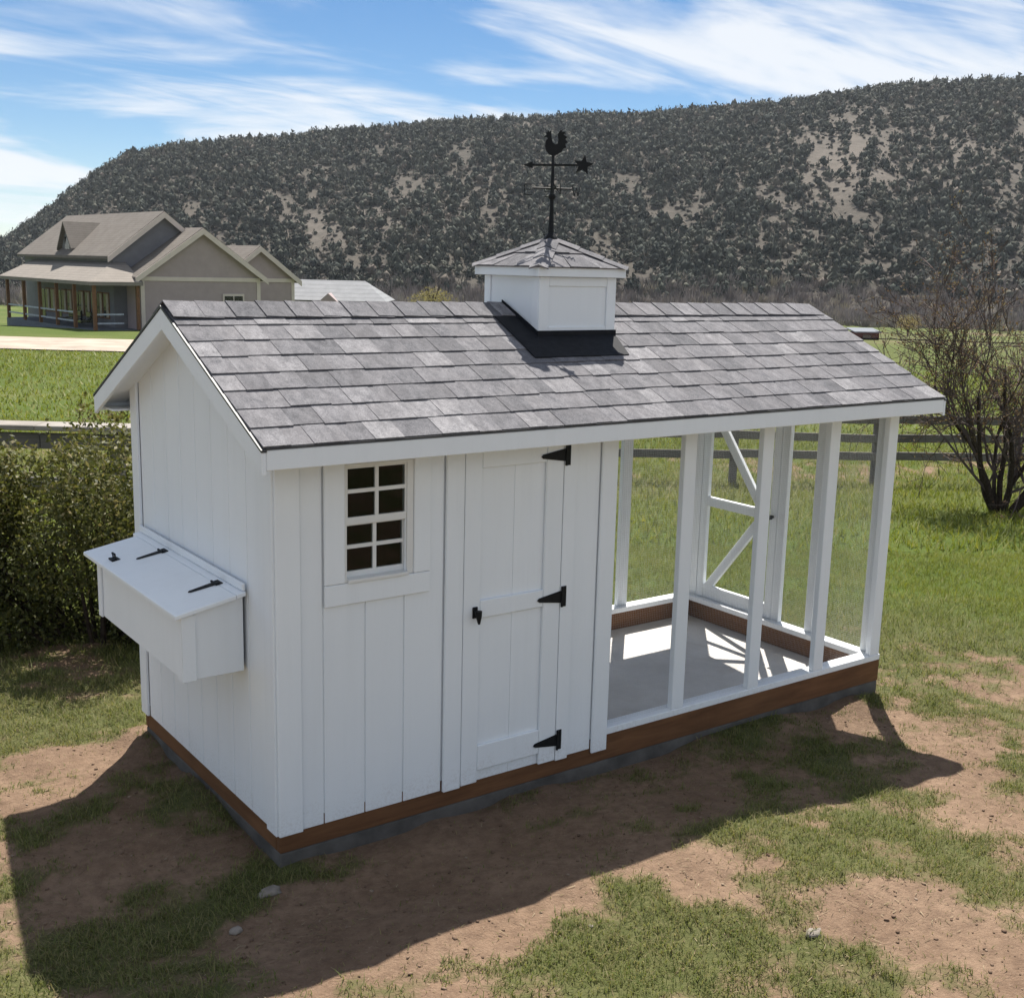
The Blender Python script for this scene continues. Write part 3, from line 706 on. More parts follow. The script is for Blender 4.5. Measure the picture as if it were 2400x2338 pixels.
bm_out('trunk', bmt, BARK, tree)
TWIG = mat_plain('brown_twigs', (0.10, 0.078, 0.074), 0.9, 0.1)
tag(bm_out('crown', bm, TWIG, tree), kind='stuff')
bp = np.array(buds); bp = np.repeat(bp, 2, 0) + rng.normal(size=(len(bp) * 2, 3)) * .02
V_, Q_ = leaf_quads(bp, rng.normal(size=bp.shape), rng.uniform(.02, .05, len(bp)), rng.uniform(.012, .025, len(bp)))
BUD = mat_tint('buds', [(0, (0.12, 0.07, 0.045)), (.6, (0.19, 0.12, 0.075)), (1, (0.28, 0.22, 0.12))], .8, .2)
tag(tri_mesh('bud', V_, Q_, BUD, tree, {'tint': np.repeat(rng.random(len(bp)), 4)}), kind='stuff')
print('tree segs', len(segs), 'buds', len(bp))

# pale budding shrubs far behind the coop ridge
for pxs_, pys_, hh_, dd, lab in ((1012, 735, 2.6, 92, 'pale yellow budding shrub showing above the coop ridge near the cupola'),
                                 (2128, 772, 2.2, 150, 'low pale olive shrub on the field edge past the red shed')):
    q = C + ray(pxs_, pys_) * dd; g = np.array([q[0], q[1], q[2]])
    sh = empty('budding_shrub', tuple(g)); tag(sh, lab, 'shrub')
    n = 1500; d = rng.normal(size=(n, 3)); d /= np.linalg.norm(d, axis=1)[:, None]
    p = d * (rng.random(n) ** .4)[:, None] * np.array([1.0, 1.0, .62]) * hh_ * .75 * (.7 + .6 * vnoise(d[:, :1] * 2.5 + pxs_, d[:, 2:] * 2.5, 3)) + np.array([0, 0, hh_ * .4])
    V_, Q_ = leaf_quads(p, d, rng.uniform(.1, .22, n), rng.uniform(.06, .12, n))
    tag(tri_mesh('foliage', V_, Q_, mat_tint('budding_leaves', [(0, (.16, .13, .06)), (1, (.34, .29, .16))], .8, .3), sh, {'tint': np.repeat(rng.random(n), 4)}), kind='stuff')
    bm = bmesh.new()
    for k in range(7):
        a = k * .9; bm_tube(bm, [(0, 0, -1.0), (math.cos(a) * .3, math.sin(a) * .3, hh_ * .5), (math.cos(a) * .8, math.sin(a) * .8, hh_ * .95)], [.05, .035, .01], 4)
    bm_out('stem', bm, BARK, sh)

# ------------------------------------------------------------------ grass blades
def blades(name, v0, v1, dens, hmin, hmax, wid, label, simple=False):
    A = 0.5 * ((v0 * .5 + 1.4) + (v1 * .5 + 1.4)) * 2 * (v1 - v0); n = int(A * dens)
    v = v0 + (v1 - v0) * rng.random(n); h = (rng.random(n) * 2 - 1) * (v1 * .5 + 1.4); k = np.abs(h) < v * .5 + 1.4; v, h = v[k], h[k]
    x = C[0] + RH[0] * h + VH[0] * v; y = C[1] + RH[1] * h + VH[1] * v
    cv, lu = cover_lush(x, y)
    clump = 0.35 + 1.3 * sstep(.35, .7, fbm(x * 7, y * 7, 61, 3))
    keep = (rng.random(len(x)) < np.clip(sstep(.14, .88, cv) * clump + .035, 0, 1)) & ~((x > -.016) & (x < 4.216) & (y > -.016) & (y < 1.781))
    x, y, cv, lu = x[keep], y[keep], cv[keep], lu[keep]; n = len(x); z = ground_z(x, y) - .004
    H = rng.uniform(hmin, hmax, n) * (.6 + .5 * cv); a = rng.random(n) * 6.283; ln = rng.uniform(.2, 1.5, n) * H; W = wid * rng.uniform(.6, 1.3, n)
    dx, dy = np.cos(a), np.sin(a); b = np.stack([x, y, z], -1); s = np.stack([-dy, dx, 0 * dx], -1) * W[:, None] / 2; d = np.stack([dx, dy, 0 * dx], -1)
    up = np.array([0, 0, 1.0])
    tip = b + d * ln[:, None] + up * (H * .92)[:, None]
    if simple:
        V = np.stack([b - s, b + s, tip], 1); T = np.arange(n * 3).reshape(-1, 3); k = 3
    else:
        mid = b + d * (ln * .3)[:, None] + up * (H * .58)[:, None]
        V = np.stack([b - s, b + s, mid + s * .8, mid - s * .8, tip], 1); i0 = (np.arange(n) * 5)[:, None]
        T = np.concatenate([i0 + np.array([[0, 1, 2]]), i0 + np.array([[0, 2, 3]]), i0 + np.array([[3, 2, 4]])]); k = 5
    ti = np.clip(rng.normal(.45, .25, n) + .35 * (fbm(x * 2, y * 2, 41, 2) - .5), 0, 1)
    o = tri_mesh(name, V.reshape(-1, 3), T, BLADE, None, {'tint': np.repeat(ti, k), 'lush': np.repeat(lu, k)})
    tag(o, label, 'grass', kind='stuff'); print(name, n)
BLADE = mat_blade('grass_blades', (0.25, 0.21, 0.105), (0.15, 0.162, 0.052), (0.08, 0.112, 0.024))
blades('sparse_grass', 2.9, 7.2, 15000, .012, .042, .0036, 'thin patchy grass on bare earth in front of the coop')
blades('meadow_grass', 7.2, 12.5, 3600, .03, .08, .006, 'green grass growing behind and beside the coop', True)
blades('far_grass', 26, 52, 80, .06, .15, .045, 'tufted pasture grass between the fence and the dirt road', True)
blades('field_grass', 12.5, 26, 620, .06, .14, .016, 'green field grass around the rail fence', True)

# ------------------------------------------------------------------ the coop
L, W, LS = 4.2, 1.765, 1.865          # overall length, depth, length of the closed shed part
RL, OE = 0.122, 0.183                 # gable and eave overhangs
ZE, ZR = 1.757, 2.262                 # deck height at the eave and at the ridge
YR = W / 2
KS = (ZR - ZE) / (YR + OE); TH_ = math.atan(KS)
SLAB = -0.092
EDGE = mat_plain('dark_edge_concrete', (0.105, 0.098, 0.09), 0.95, 0.15, 0, 0.35, 6, 0.5)  # darker concrete tone for the slab's sides and bevelled edges
SK0 = 0.006
slab = box('concrete_slab', SK0, L - SK0, SK0, W - SK0, -.42, SLAB, CONC, None, .006); tag(slab, kind='structure')
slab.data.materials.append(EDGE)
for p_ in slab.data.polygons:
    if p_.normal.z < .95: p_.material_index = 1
coop = empty('chicken_coop', (0, 0, 0))
tag(coop, 'white board sided chicken coop with shingled roof, cupola and wire run', 'chicken coop')
# timber skirt on the slab
SK = 0.004
for nm, b in (('skirt_board', (SK, L - SK, SK, SK + .038, SLAB + .002, .050)), ('skirt_board', (SK, L - SK, W - SK - .038, W - SK, SLAB + .002, .050)),
              ('skirt_board', (SK, SK + .038, SK + .04, W - SK - .04, SLAB + .002, .050)), ('skirt_board', (L - SK - .038, L - SK, SK + .04, W - SK - .04, SLAB + .002, .050))):
    box(nm, *b, BROWN, coop, .004)
def zroof(y): return ZE + KS * (min(y, W - y) + OE)
WT = 1.66                              # wall tops under the eave
# wall sheathing behind the boards (its gap shows as the recessed groove)
GR = 0.003                            # half groove
def front_board(x0, x1, z0, z1, parent): return box('siding_board', x0 + GR, x1 - GR, 0.0, .014, z0, z1, PAINT, parent, .0022)
wall_front = boxes('front_wall', [(.0005, .318, .0065, .022, 0.004, WT), (.668, .936, .0065, .022, 0.004, WT), (1.520, LS, .0065, .022, 0.004, WT), (.318, .668, .0065, .022, .004, 1.105)], PAINT, coop)
box('corner_board', -.006, .108, -.016, -.001, -.002, WT, PAINT, wall_front, .003)
for x0, x1, z1 in ((.110, .219, WT), (.219, .426, 1.012), (.426, .626, 1.012), (.626, .838, WT), (1.600, 1.766, WT)):
    front_board(x0, x1, 0.0, z1, wall_front)
box('corner_board', 1.766, LS + .004, -.016, -.001, -.022, WT, PAINT, wall_front, .003)
# gable end, boards cut to the roof slope
gable = prism('gable_wall', [(.02, .004), (W - .02, .004), (W - .02, zroof(.02) - .05), (YR, ZR - .05), (.02, zroof(.02) - .05)], 'x', .0065, .022, PAINT, coop)
ys = [.0] + list(np.linspace(.098, W - .098, 9)) + [W]
for a, b in zip(ys, ys[1:]):
    cb = a == 0 or b == W
    x0, x1 = (-.016, -.001) if cb else (0.0, .014)
    a2, b2 = a + (.0 if cb else GR), b - (.0 if cb else GR)
    if cb and a == 0: a2 = -.0005
    ra, rb = zroof(a2) - .045, zroof(b2) - .045
    poly = [(a2, -.001), (b2, -.001), (b2, rb)] + ([(YR, ZR - .045)] if a2 < YR < b2 else []) + [(a2, ra)]
    prism('corner_board' if cb else 'siding_board', poly, 'x', x0, x1, PAINT, gable, .0022)
# rear wall and the partition to the run
rear = boxes('rear_wall', [(.0, LS, W - .022, W - .0095, .004, WT)], PAINT, coop)
for k in range(9): box('siding_board', .005 + k * LS / 9, LS / 9 * (k + 1) - .003, W - .009, W, .0, WT, PAINT, rear, .002)
prism('partition_wall', [(.024, .052), (W - .024, .052), (W - .024, zroof(.03) - .06), (YR, ZR - .06), (.024, zroof(.03) - .06)], 'x', LS - .02, LS - .006, PAINT, coop)
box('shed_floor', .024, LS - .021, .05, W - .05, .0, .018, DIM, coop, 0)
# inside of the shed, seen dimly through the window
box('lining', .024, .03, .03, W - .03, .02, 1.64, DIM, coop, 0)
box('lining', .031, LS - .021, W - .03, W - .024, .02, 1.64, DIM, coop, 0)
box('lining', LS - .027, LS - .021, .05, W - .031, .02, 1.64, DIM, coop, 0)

# window
win = empty('window', parent=coop)
wx0, wx1, wz0, wz1 = .318, .668, 1.107, 1.632
box('trim_board', .221, wx0, -.018, -.002, wz0 + .001, WT, PAINT, win, .003)
box('trim_board', wx1, .755, -.018, -.002, wz0 + .001, WT, PAINT, win, .003)
box('trim_board', .221, .755, -.0175, -.0015, 1.010, wz0 - .001, PAINT, win, .003)
box('trim_board', wx0 + .001, wx1 - .001, -.016, -.002, wz1, WT, PAINT, win, .003)
for b in ((wx0 + .001, wx0 + .012, -.013, .035, wz0, wz1 - .001), (wx1 - .034, wx1 - .001, -.010, .035, wz0, wz1 - .001),
          (wx0 + .0125, wx1 - .0345, -.012, .035, wz1 - .014, wz1 - .001), (wx0 + .0125, wx1 - .0345, -.030, .035, wz0, wz0 + .016)):
    box('frame', *b, VINYL, win, .002)
sx0, sx1 = wx0 + .0125, wx1 - .0345; zm = 1.375
def sash(z0, z1, y, bot):
    s = empty('sash', parent=win)
    w = (sx1 - sx0)
    zb = z0 + bot; xm = (sx0 + sx1) / 2; zmid = (zb + z1) / 2 + .004
    fr = boxes('sash', [(sx0, sx1, y, y + .016, z0, zb), (sx0, sx1, y, y + .016, z1 - .008, z1), (sx0, sx0 + .008, y + .0005, y + .0155, zb, z1 - .008), (sx1 - .008, sx1, y + .0005, y + .0155, zb, z1 - .008)], VINYL, win)
    bpy.data.objects.remove(s)
    boxes('muntin', [(xm - .0085, xm + .0085, y - .001, y + .012, zb, z1 - .008)], VINYL, win)
    boxes('muntin', [(sx0 + .008, xm - .0087, y - .0005, y + .0115, zmid - .0085, zmid + .0085), (xm + .0087, sx1 - .008, y - .0005, y + .0115, zmid - .0085, zmid + .0085)], VINYL, win)
    for xa, xb in ((sx0 + .008, xm - .0085), (xm + .0085, sx1 - .008)):
        for za, zb2 in ((zb, zmid - .0085), (zmid + .0085, z1 - .008)):
            box('pane', xa, xb, y + .006, y + .009, za, zb2, GLASS, win, 0)
sash(zm - .012, wz1 - .0145, -.004, .032)
sash(wz0 + .0165, zm - .013, .016, .026)

# door
door = empty('door', parent=coop)
dx0, dx1 = .940, 1.516
box('casing', .840, .936, -.020, -.002, -.004, WT, PAINT, coop, .003)
box('casing', 1.520, 1.598, -.020, -.002, -.004, WT, PAINT, coop, .003)
for a, b in ((dx0 + .002, 1.232), (1.232, dx1 - .002)):
    box('panel_board', a + .0006, b - .0006, -.002, .010, .004, 1.648, PAINT, door, .0012)
for a, b in ((dx0, 1.034), (1.412, dx1)): box('stile', a, b, -.019, -.003, .002, 1.650, PAINT, door, .003)
for a, b in ((1.560, 1.650), (.836, .922), (.062, .190)): box('rail', 1.0355, 1.4105, -.0185, -.003, a, b, PAINT, door, .003)
def strap_hinge(parent, o, ex, ez, en, Ls, Wp, Hp, name='hinge'):
    """T hinge: butt plate plus tapering strap along ex; o plate centre, ez plate axis, en outward normal"""
    o, ex, ez, en = map(lambda q: Vector(q), (o, ex, ez, en)); bm = bmesh.new(); t = .004
    def slab_(poly):
        v0 = [bm.verts.new(o + ex * p[0] + ez * p[1]) for p in poly]; v1 = [bm.verts.new(o + ex * p[0] + ez * p[1] + en * t) for p in poly]
        bm.faces.new(v0[::-1]); bm.faces.new(v1)
        for i in range(len(poly)): bm.faces.new((v0[i], v0[(i + 1) % len(poly)], v1[(i + 1) % len(poly)], v1[i]))
    slab_([(-Wp / 2, -Hp / 2), (Wp / 2, -Hp / 2), (Wp / 2, Hp / 2), (-Wp / 2, Hp / 2)])
    slab_([(Wp / 2 + .001, -Hp * .30), (Ls, -.010), (Ls + .010, 0), (Ls, .010), (Wp / 2 + .001, Hp * .30)])
    bm_tube(bm, [o + ex * (Wp / 2) + ez * (-Hp / 2) + en * .006, o + ex * (Wp / 2) + ez * (Hp / 2) + en * .006], .006, 8)
    for q in ((0, Hp * .32), (0, -Hp * .32), (Ls * .45, 0), (Ls * .8, 0)):
        c = o + ex * q[0] + ez * q[1] + en * t; bm_tube(bm, [c, c + en * .002], .004, 6)
    return bm_out(name, bm, BLACKMETAL, parent)
for z in (1.588, .872, .112): strap_hinge(door, (1.538, -.0202, z), (-1, 0, 0), (0, 0, 1), (0, -1, 0), .155, .028, .105)
bm = bmesh.new()
bm_box(bm, .988, 1.018, -.026, -.019, .842, .898, .003); bm_tube(bm, [(1.003, -.022, .872), (1.003, -.055, .872)], .011, 10)
bm_tube(bm, [(1.003, -.052, .885), (1.003, -.054, .86), (1.008, -.05, .82)], [.017, .015, .006], 8)
bm_out('latch_handle', bm, BLACKMETAL, door)

# run: sill, posts, top plates, wire
FR = empty('run_frame', parent=coop)
SZ0, SZ1 = .0505, .088
PZ = WT + .02
box('sill', LS + .006, L - SK, SK, SK + .089, SZ0, SZ1, PAINT, FR, .003)
box('sill', LS + .006, L - SK, W - SK - .089, W - SK, SZ0, SZ1, PAINT, FR, .003)
box('sill', L - SK - .089, L - SK, SK + .0895, W - SK - .0895, SZ0, SZ1, PAINT, FR, .003)
fposts = [(2.357, 2.446), (2.965, 3.054), (3.545, 3.634), (4.099, 4.188)]
for a, b in fposts: box('post', a, b, SK + .003, SK + .041, SZ1 + .0005, PZ, PAINT, FR, .003)
for a, b in ((2.25, 2.339), (2.86, 2.949), (3.445, 3.534), (4.099, 4.188)): box('post', a, b, W - SK - .041, W - SK - .003, SZ1 + .0005, PZ, PAINT, FR, .003)
ex0, ex1 = L - SK - .041, L - SK - .003
for a, b in ((SK + .0415, SK + .13), (.535, .600), (.832, .900), (1.645, W - SK - .0415)):
    box('stud', ex0, ex1, a, b, SZ1 + .0005, zroof(a) - .09, PAINT, FR, .003)
for y0 in (SK + .004, W - SK - .042): box('top_plate', LS, L - SK, y0, y0 + .036, PZ + .0005, PZ + .040, PAINT, FR, .003)
box('tie_beam', ex0, ex1, SK + .05, W - SK - .05, WT - .07, WT + .0, PAINT, FR, .003) if False else None
# end gate with K brace
gate = empty('run_gate', parent=coop)
g0, g1 = .905, 1.640
gx0, gx1 = ex0 + .002, ex1 - .002
box('stile', gx0, gx1, g0, g0 + .066, SZ1 + .004, 1.62, PAINT, gate, .003)
box('stile', gx0, gx1, 1.575, g1, SZ1 + .004, 1.62, PAINT, gate, .003)
box('stile', gx0, gx1, 1.040, 1.090, SZ1 + .162, 1.55, PAINT, gate, .003)
box('rail', gx0 + .001, gx1 - .001, g0 + .067, 1.574, SZ1 + .004, SZ1 + .10, PAINT, gate, .003)
box('rail', gx0 + .001, gx1 - .001, g0 + .067, 1.574, 1.553, 1.62, PAINT, gate, .003)
box('rail', gx0 + .001, gx1 - .001, 1.091, 1.574, .785, .855, PAINT, gate, .003)
gm = (gx0 + gx1) / 2
beam('brace', (gm, 1.095, .90), (gm, 1.60, 1.545), .064, .030, PAINT, gate, (1, 0, 0), .003)
beam('brace', (gm, 1.095, .735), (gm, 1.56, .145), .064, .030, PAINT, gate, (1, 0, 0), .003)
bm = bmesh.new(); bm_tube(bm, [(gx0 - .03, .94, .82), (gx1 + .03, .94, .82)], .010, 8); bm_tube(bm, [(gx0 - .036, .94, .82), (gx0 - .02, .94, .82)], .017, 10)
bm_out('knob', bm, BLACKMETAL, gate)
def wire_panel(axis, fix, a0, a1, z0, z1, pitch=.0127, r=.00018):
    bm_v, bm_f = [], []
    def seg(p, q, e1, e2):
        n = len(bm_v)
        for c in (p, q):
            for s1, s2 in ((-1, -1), (1, -1), (1, 1), (-1, 1)): bm_v.append(c + e1 * s1 * r + e2 * s2 * r)
        for k in range(4): bm_f.append((n + k, n + (k + 1) % 4, n + 4 + (k + 1) % 4, n + 4 + k))
    ea = np.array([1., 0, 0]) if axis == 'x' else np.array([0, 1., 0]); en = np.array([0, 1., 0]) if axis == 'x' else np.array([1., 0, 0]); ez = np.array([0, 0, 1.])
    o = en * fix
    for a in np.arange(a0, a1, pitch): seg(o + ea * a + ez * z0, o + ea * a + ez * z1, ea, en)
    for z in np.arange(z0, z1, pitch): seg(o + ea * a0 + ez * z + en * 2 * r, o + ea * a1 + ez * z + en * 2 * r, ez, en)
    return tag(tri_mesh('wire_mesh', np.array(bm_v), np.array(bm_f), WIRE, coop), kind='stuff')
for a, b in ((LS + .01, 2.40), (2.41, 3.00), (3.01, 3.59), (3.60, 4.14)): wire_panel('x', SK + .045, a, b, SZ1 + .002, 1.70)
for a, b in ((LS + .01, 2.29), (2.30, 2.90), (2.91, 3.49), (3.50, 4.14)): wire_panel('x', W - SK - .046, a, b, SZ1 + .002, 1.70)
for a, b in ((.06, .56), (.57, .88), (.95, 1.06), (1.07, 1.60)): wire_panel('y', ex0 - .003, a, b, SZ1 + .002, 1.70)

# roof: deck, shingles, caps, trim
X0, X1 = -RL, L + RL
prism_roof = prism('roof', [(-OE, ZE - .028), (YR, ZR - .028), (W + OE, ZE - .028), (W + OE, ZE), (YR, ZR), (-OE, ZE)], 'x', X0, X1, PLY, coop)
roof = prism_roof
EXP, NC = .1415, 8
shing_cache = {}
def shingle_mesh(w, ln, t):
    k = (round(w, 3), round(ln, 3), round(t, 4))
    if k not in shing_cache:
        b0 = .0065; v = [(0, 0, b0), (w, 0, b0), (w, ln, .0), (0, ln, .0), (0, 0, b0 + t), (w, 0, b0 + t), (w, ln, .0025), (0, ln, .0025)]
        me = bpy.data.meshes.new('shingle'); me.from_pydata(v, [], [(0, 3, 2, 1), (4, 5, 6, 7), (0, 1, 5, 4), (1, 2, 6, 5), (2, 3, 7, 6), (3, 0, 4, 7)])
        me.materials.append(SHING); shing_cache[k] = me
    return shing_cache[k]
widths = (.10, .12, .14, .16, .19)
SLEN = math.hypot(YR + OE, ZR - ZE)
s_edge = -.014
for c in range(NC):
    s0 = s_edge + c * EXP; x = X0 - .012; raised = random.random() < .5
    while x < X1 + .008:
        w = random.choice(widths)
        if X1 + .012 - (x + w) < .08: w = X1 + .012 - x
        ln = min(.27, SLEN - s0 - .004) if c < NC - 1 else SLEN - s0 - .012
        if raised: me = shingle_mesh(w - .0006, ln, .0078)
        else: me = shingle_mesh(w - .0006, ln, .0055)
        o = link('shingle', me, roof)
        ss = s0 + random.uniform(-.004, .004) + (0.0 if raised else .003)
        lift = .0015 if raised else .001
        o.location = (x, -OE + ss * math.cos(TH_) - lift * math.sin(TH_), ZE + ss * math.sin(TH_) + lift * math.cos(TH_) + .001)
        o.rotation_euler = (TH_ + random.uniform(-.004, .002), 0, random.uniform(-.002, .002))
        x += w; raised = not raised if random.random() < .82 else raised
# back slope (out of sight): plain courses in one piece
vb, fb = [], []
for c in range(NC):
    for s0 in [s_edge + c * EXP]:
        ln = min(.2, SLEN - s0 - .004)
        for (s, h) in ((s0, .002), (s0, .012), (s0 + ln, .003)):
            for xx in (X0 - .012, X1 + .012):
                vb.append((xx, W + OE - s * math.cos(TH_) + h * math.sin(TH_), ZE + s * math.sin(TH_) + h * math.cos(TH_)))
        n = len(vb) - 6; fb += [(n, n + 1, n + 3, n + 2), (n + 2, n + 3, n + 5, n + 4)]
tag(mesh('shingle', vb, fb, SHING, roof), kind='stuff')
# ridge caps
capn = int((X1 - X0 + .02) / .15) + 1
cw = .135; cme = []
for kk in range(3):
    t = .004; prof = [(-cw, -cw * KS), (0, 0), (cw, -cw * KS)]
    v = []
    for (xx, lift) in ((0, .010), (.24, .002)):
        for (yy, z0) in prof: v.append((xx, yy, z0 + lift))
        for (yy, z0) in prof: v.append((xx, yy * 1.01, z0 + lift + t + .002 * (yy == 0)))
    me = bpy.data.meshes.new('ridge_cap')
    me.from_pydata(v, [], [(3, 4, 10, 9), (4, 5, 11, 10), (0, 3, 9, 6), (5, 2, 8, 11), (0, 1, 4, 3), (1, 2, 5, 4), (6, 9, 10, 7), (7, 10, 11, 8), (0, 6, 7, 1), (1, 7, 8, 2)])
    me.materials.append(SHING); cme.append(me)
CX0, CX1 = 1.775, 2.285
for kk in range(capn):
    xx = X0 - .012 + kk * .15
    if xx + .24 > X1 + .02: break
    if CX0 - .1 < xx < CX1 - .12: continue
    o = link('ridge_cap', cme[kk % 3], roof); o.location = (xx, YR + random.uniform(-.003, .003), ZR + .012 + random.uniform(0, .002))
# fascia, soffit, rake boards, drip edge
box('fascia', X0, X1, -OE - .019, -OE - .001, 1.668, ZE - .006, PAINT, coop, .003)
box('fascia', X0, X1, W + OE + .001, W + OE + .019, 1.668, ZE - .006, PAINT, coop, .003)
for ya, yb in ((-OE, -.0175), (W + .0175, W + OE)): box('soffit', X0 + .02, X1 - .02, ya, yb, 1.680, 1.690, PAINT, coop, 0)
for xa, xb in ((X0 - .020, X0 - .001), (X1 + .001, X1 + .020)):
    for sgn in (0, 1):
        f = (lambda y: y) if not sgn else (lambda y: W - y)
        prism('rake_board', [(f(-OE - .019), ZE - KS * .019 - .098), (f(YR), ZR - .105), (f(YR), ZR - .006), (f(-OE - .019), ZE - KS * .019 - .006)], 'x', xa, xb, PAINT, coop, .002)
        prism('drip_edge', [(f(-OE - .022), ZE - KS * .022 - .004), (f(YR), ZR - .004), (f(YR), ZR + .006), (f(-OE - .022), ZE - KS * .022 + .006)], 'x', (X0 - .024) if xa < 0 else X1 - .001, (X0 + .001) if xa < 0 else X1 + .024, DRIP, coop)
for (a, b) in ((X0 + .001, .0225), (L - .02, X1 - .001)):
    prism('gable_soffit', [(-OE, ZE - .052), (YR, ZR - .052), (W + OE, ZE - .052), (W + OE, ZE - .040), (YR, ZR - .040), (-OE, ZE - .040)], 'x', a, b, PAINT, coop)
box('drip_edge', X0, X1, -OE - .022, -OE - .0005, ZE - .0055, ZE + .002, DRIP, coop, 0)

# nest box on the gable end
nest = empty('nest_box', parent=coop)
NY0, NY1, NX = .312, 1.487, -.292
NZ0 = .674
def nlid(x): return 1.030 + (x) * .19     # underside of the lid at distance x (negative outwards)
prism('end_board', [(-.0165, NZ0), (NX + .0165, NZ0), (NX + .0165, nlid(NX)), (-.0165, nlid(0))], 'y', NY0, NY0 + .016, PAINT, nest, .002)
prism('end_board', [(-.0165, NZ0), (NX + .0165, NZ0), (NX + .0165, nlid(NX)), (-.0165, nlid(0))], 'y', NY1 - .016, NY1, PAINT, nest, .002)
box('front_board', NX, NX + .016, NY0, NY1, NZ0, nlid(NX), PAINT, nest, .002)
box('floor_board', NX + .017, -.0165, NY0 + .017, NY1 - .017, NZ0 + .004, NZ0 + .02, PAINT, nest, 0)
box('corner_trim', NX - .012, NX - .001, NY0 - .012, NY0 + .045, NZ0 - .002, nlid(NX) - .002, PAINT, nest, .002)
box('corner_trim', NX - .0115, NX + .052, NY0 - .0125, NY0 - .001, NZ0 - .0015, nlid(NX) - .003, PAINT, nest, .002)
box('corner_trim', NX - .012, NX - .001, NY1 - .045, NY1 + .004, NZ0 - .002, nlid(NX) - .002, PAINT, nest, .002)
LX0 = -.338; ly0, ly1 = .272, 1.600
prism('lid', [(LX0, nlid(LX0) + .001), (-.062, nlid(-.062) + .001), (-.062, nlid(-.062) + .021), (LX0, nlid(LX0) + .021)], 'y', ly0, ly1, PAINT, nest, .003)
prism('hinge_board', [(-.060, nlid(-.06) + .002), (-.0165, nlid(-.0165) + .002), (-.0165, nlid(-.0165) + .022), (-.060, nlid(-.06) + .022)], 'y', ly0 + .002, ly1 + .06, PAINT, nest, .003)
box('cleat', -.030, -.0165, ly0 + .01, ly1 + .05, nlid(-.02) + .024, nlid(-.02) + .058, PAINT, nest, .003)
exl = Vector((-1, 0, -.19)).normalized(); nl = Vector((-.19, 0, 1)).normalized()
for yy in (.50, 1.20): strap_hinge(nest, Vector((-.058, yy, nlid(-.058) + .0225)), exl, (0, 1, 0), nl, .13, .030, .062)
bm = bmesh.new(); cc = Vector((LX0 + .07, 1.31, nlid(LX0 + .07) + .021))
bm_box(bm, cc.x - .022, cc.x + .022, cc.y - .03, cc.y + .03, cc.z - .004, cc.z + .006, .002)
bm_tube(bm, [cc + Vector((0, -.02, .004)), cc + Vector((-.004, -.018, .03)), cc + Vector((-.004, .018, .03)), cc + Vector((0, .02, .004))], .006, 6)
bm_out('lid_handle', bm, BLACKMETAL, nest)

# cupola
cup = empty('cupola', parent=coop)
cx0, cx1, cy0, cy1, ct = CX0, CX1, .56, 1.06, 2.434
def rz(y): return zroof(y) + .012
body = prism('cupola_wall', [(cy0, rz(cy0) - .05), (YR, rz(YR) - .05), (cy1, rz(cy1) - .05), (cy1, ct), (cy0, ct)], 'x', cx0, cx1, PAINT, cup, .002)
for xa, xb in ((cx0 - .010, cx0 + .055), (cx1 - .055, cx1 + .010)):
    prism('corner_trim', [(xa, rz(cy0) - .01), (xb, rz(cy0) - .01), (xb, ct - .002), (xa, ct - .002)], 'y', cy0 - .0105, cy0 - .0005, PAINT, cup, .002)
for ya, yb in ((cy0 + .0, cy0 + .055), (cy1 - .055, cy1)):
    prism('corner_trim', [(ya, rz(ya) - .01), (yb, rz(yb) - .01), (yb, ct - .002), (ya, ct - .002)], 'x', cx0 - .0105, cx0 - .0005, PAINT, cup, .002)
    prism('corner_trim', [(ya, rz(ya) - .01), (yb, rz(yb) - .01), (yb, ct - .002), (ya, ct - .002)], 'x', cx1 + .0005, cx1 + .0105, PAINT, cup, .002)
box('base_trim', cx0 + .056, cx1 - .056, cy0 - .009, cy0 - .0005, rz(cy0) - .005, rz(cy0) + .05, PAINT, cup, .002)
box('head_trim', cx0 + .056, cx1 - .056, cy0 - .009, cy0 - .0005, ct - .05, ct - .003, PAINT, cup, .002)
fo = .046
ax, ay, az_ = (cx0 + cx1) / 2 + .0, (cy0 + cy1) / 2, 2.640
bx0, bx1, by0, by1 = cx0 - fo, cx1 + fo, cy0 - fo, cy1 + fo
boxes('fascia', [(bx0, bx1, by0, by0 + .018, ct, ct + .046), (bx0, bx1, by1 - .018, by1, ct, ct + .046), (bx0 + .0003, bx0 + .018, by0 + .0183, by1 - .0183, ct, ct + .046), (bx1 - .018, bx1 - .0003, by0 + .0183, by1 - .0183, ct, ct + .046)], PAINT, cup, .001)
box('soffit', bx0 + .0185, bx1 - .0185, by0 + .0185, by1 - .0185, ct + .004, ct + .010, PAINT, cup, 0)
crf = mesh('cupola_roof', [(bx0, by0, ct + .047), (bx1, by0, ct + .047), (bx1, by1, ct + .047), (bx0, by1, ct + .047), (ax, ay, az_)], [(0, 1, 4), (1, 2, 4), (2, 3, 4), (3, 0, 4), (0, 3, 2, 1)], SHING, cup)
apex = Vector((ax, ay, az_))
corn = [Vector((bx0, by0, ct + .047)), Vector((bx1, by0, ct + .047)), Vector((bx1, by1, ct + .047)), Vector((bx0, by1, ct + .047))]
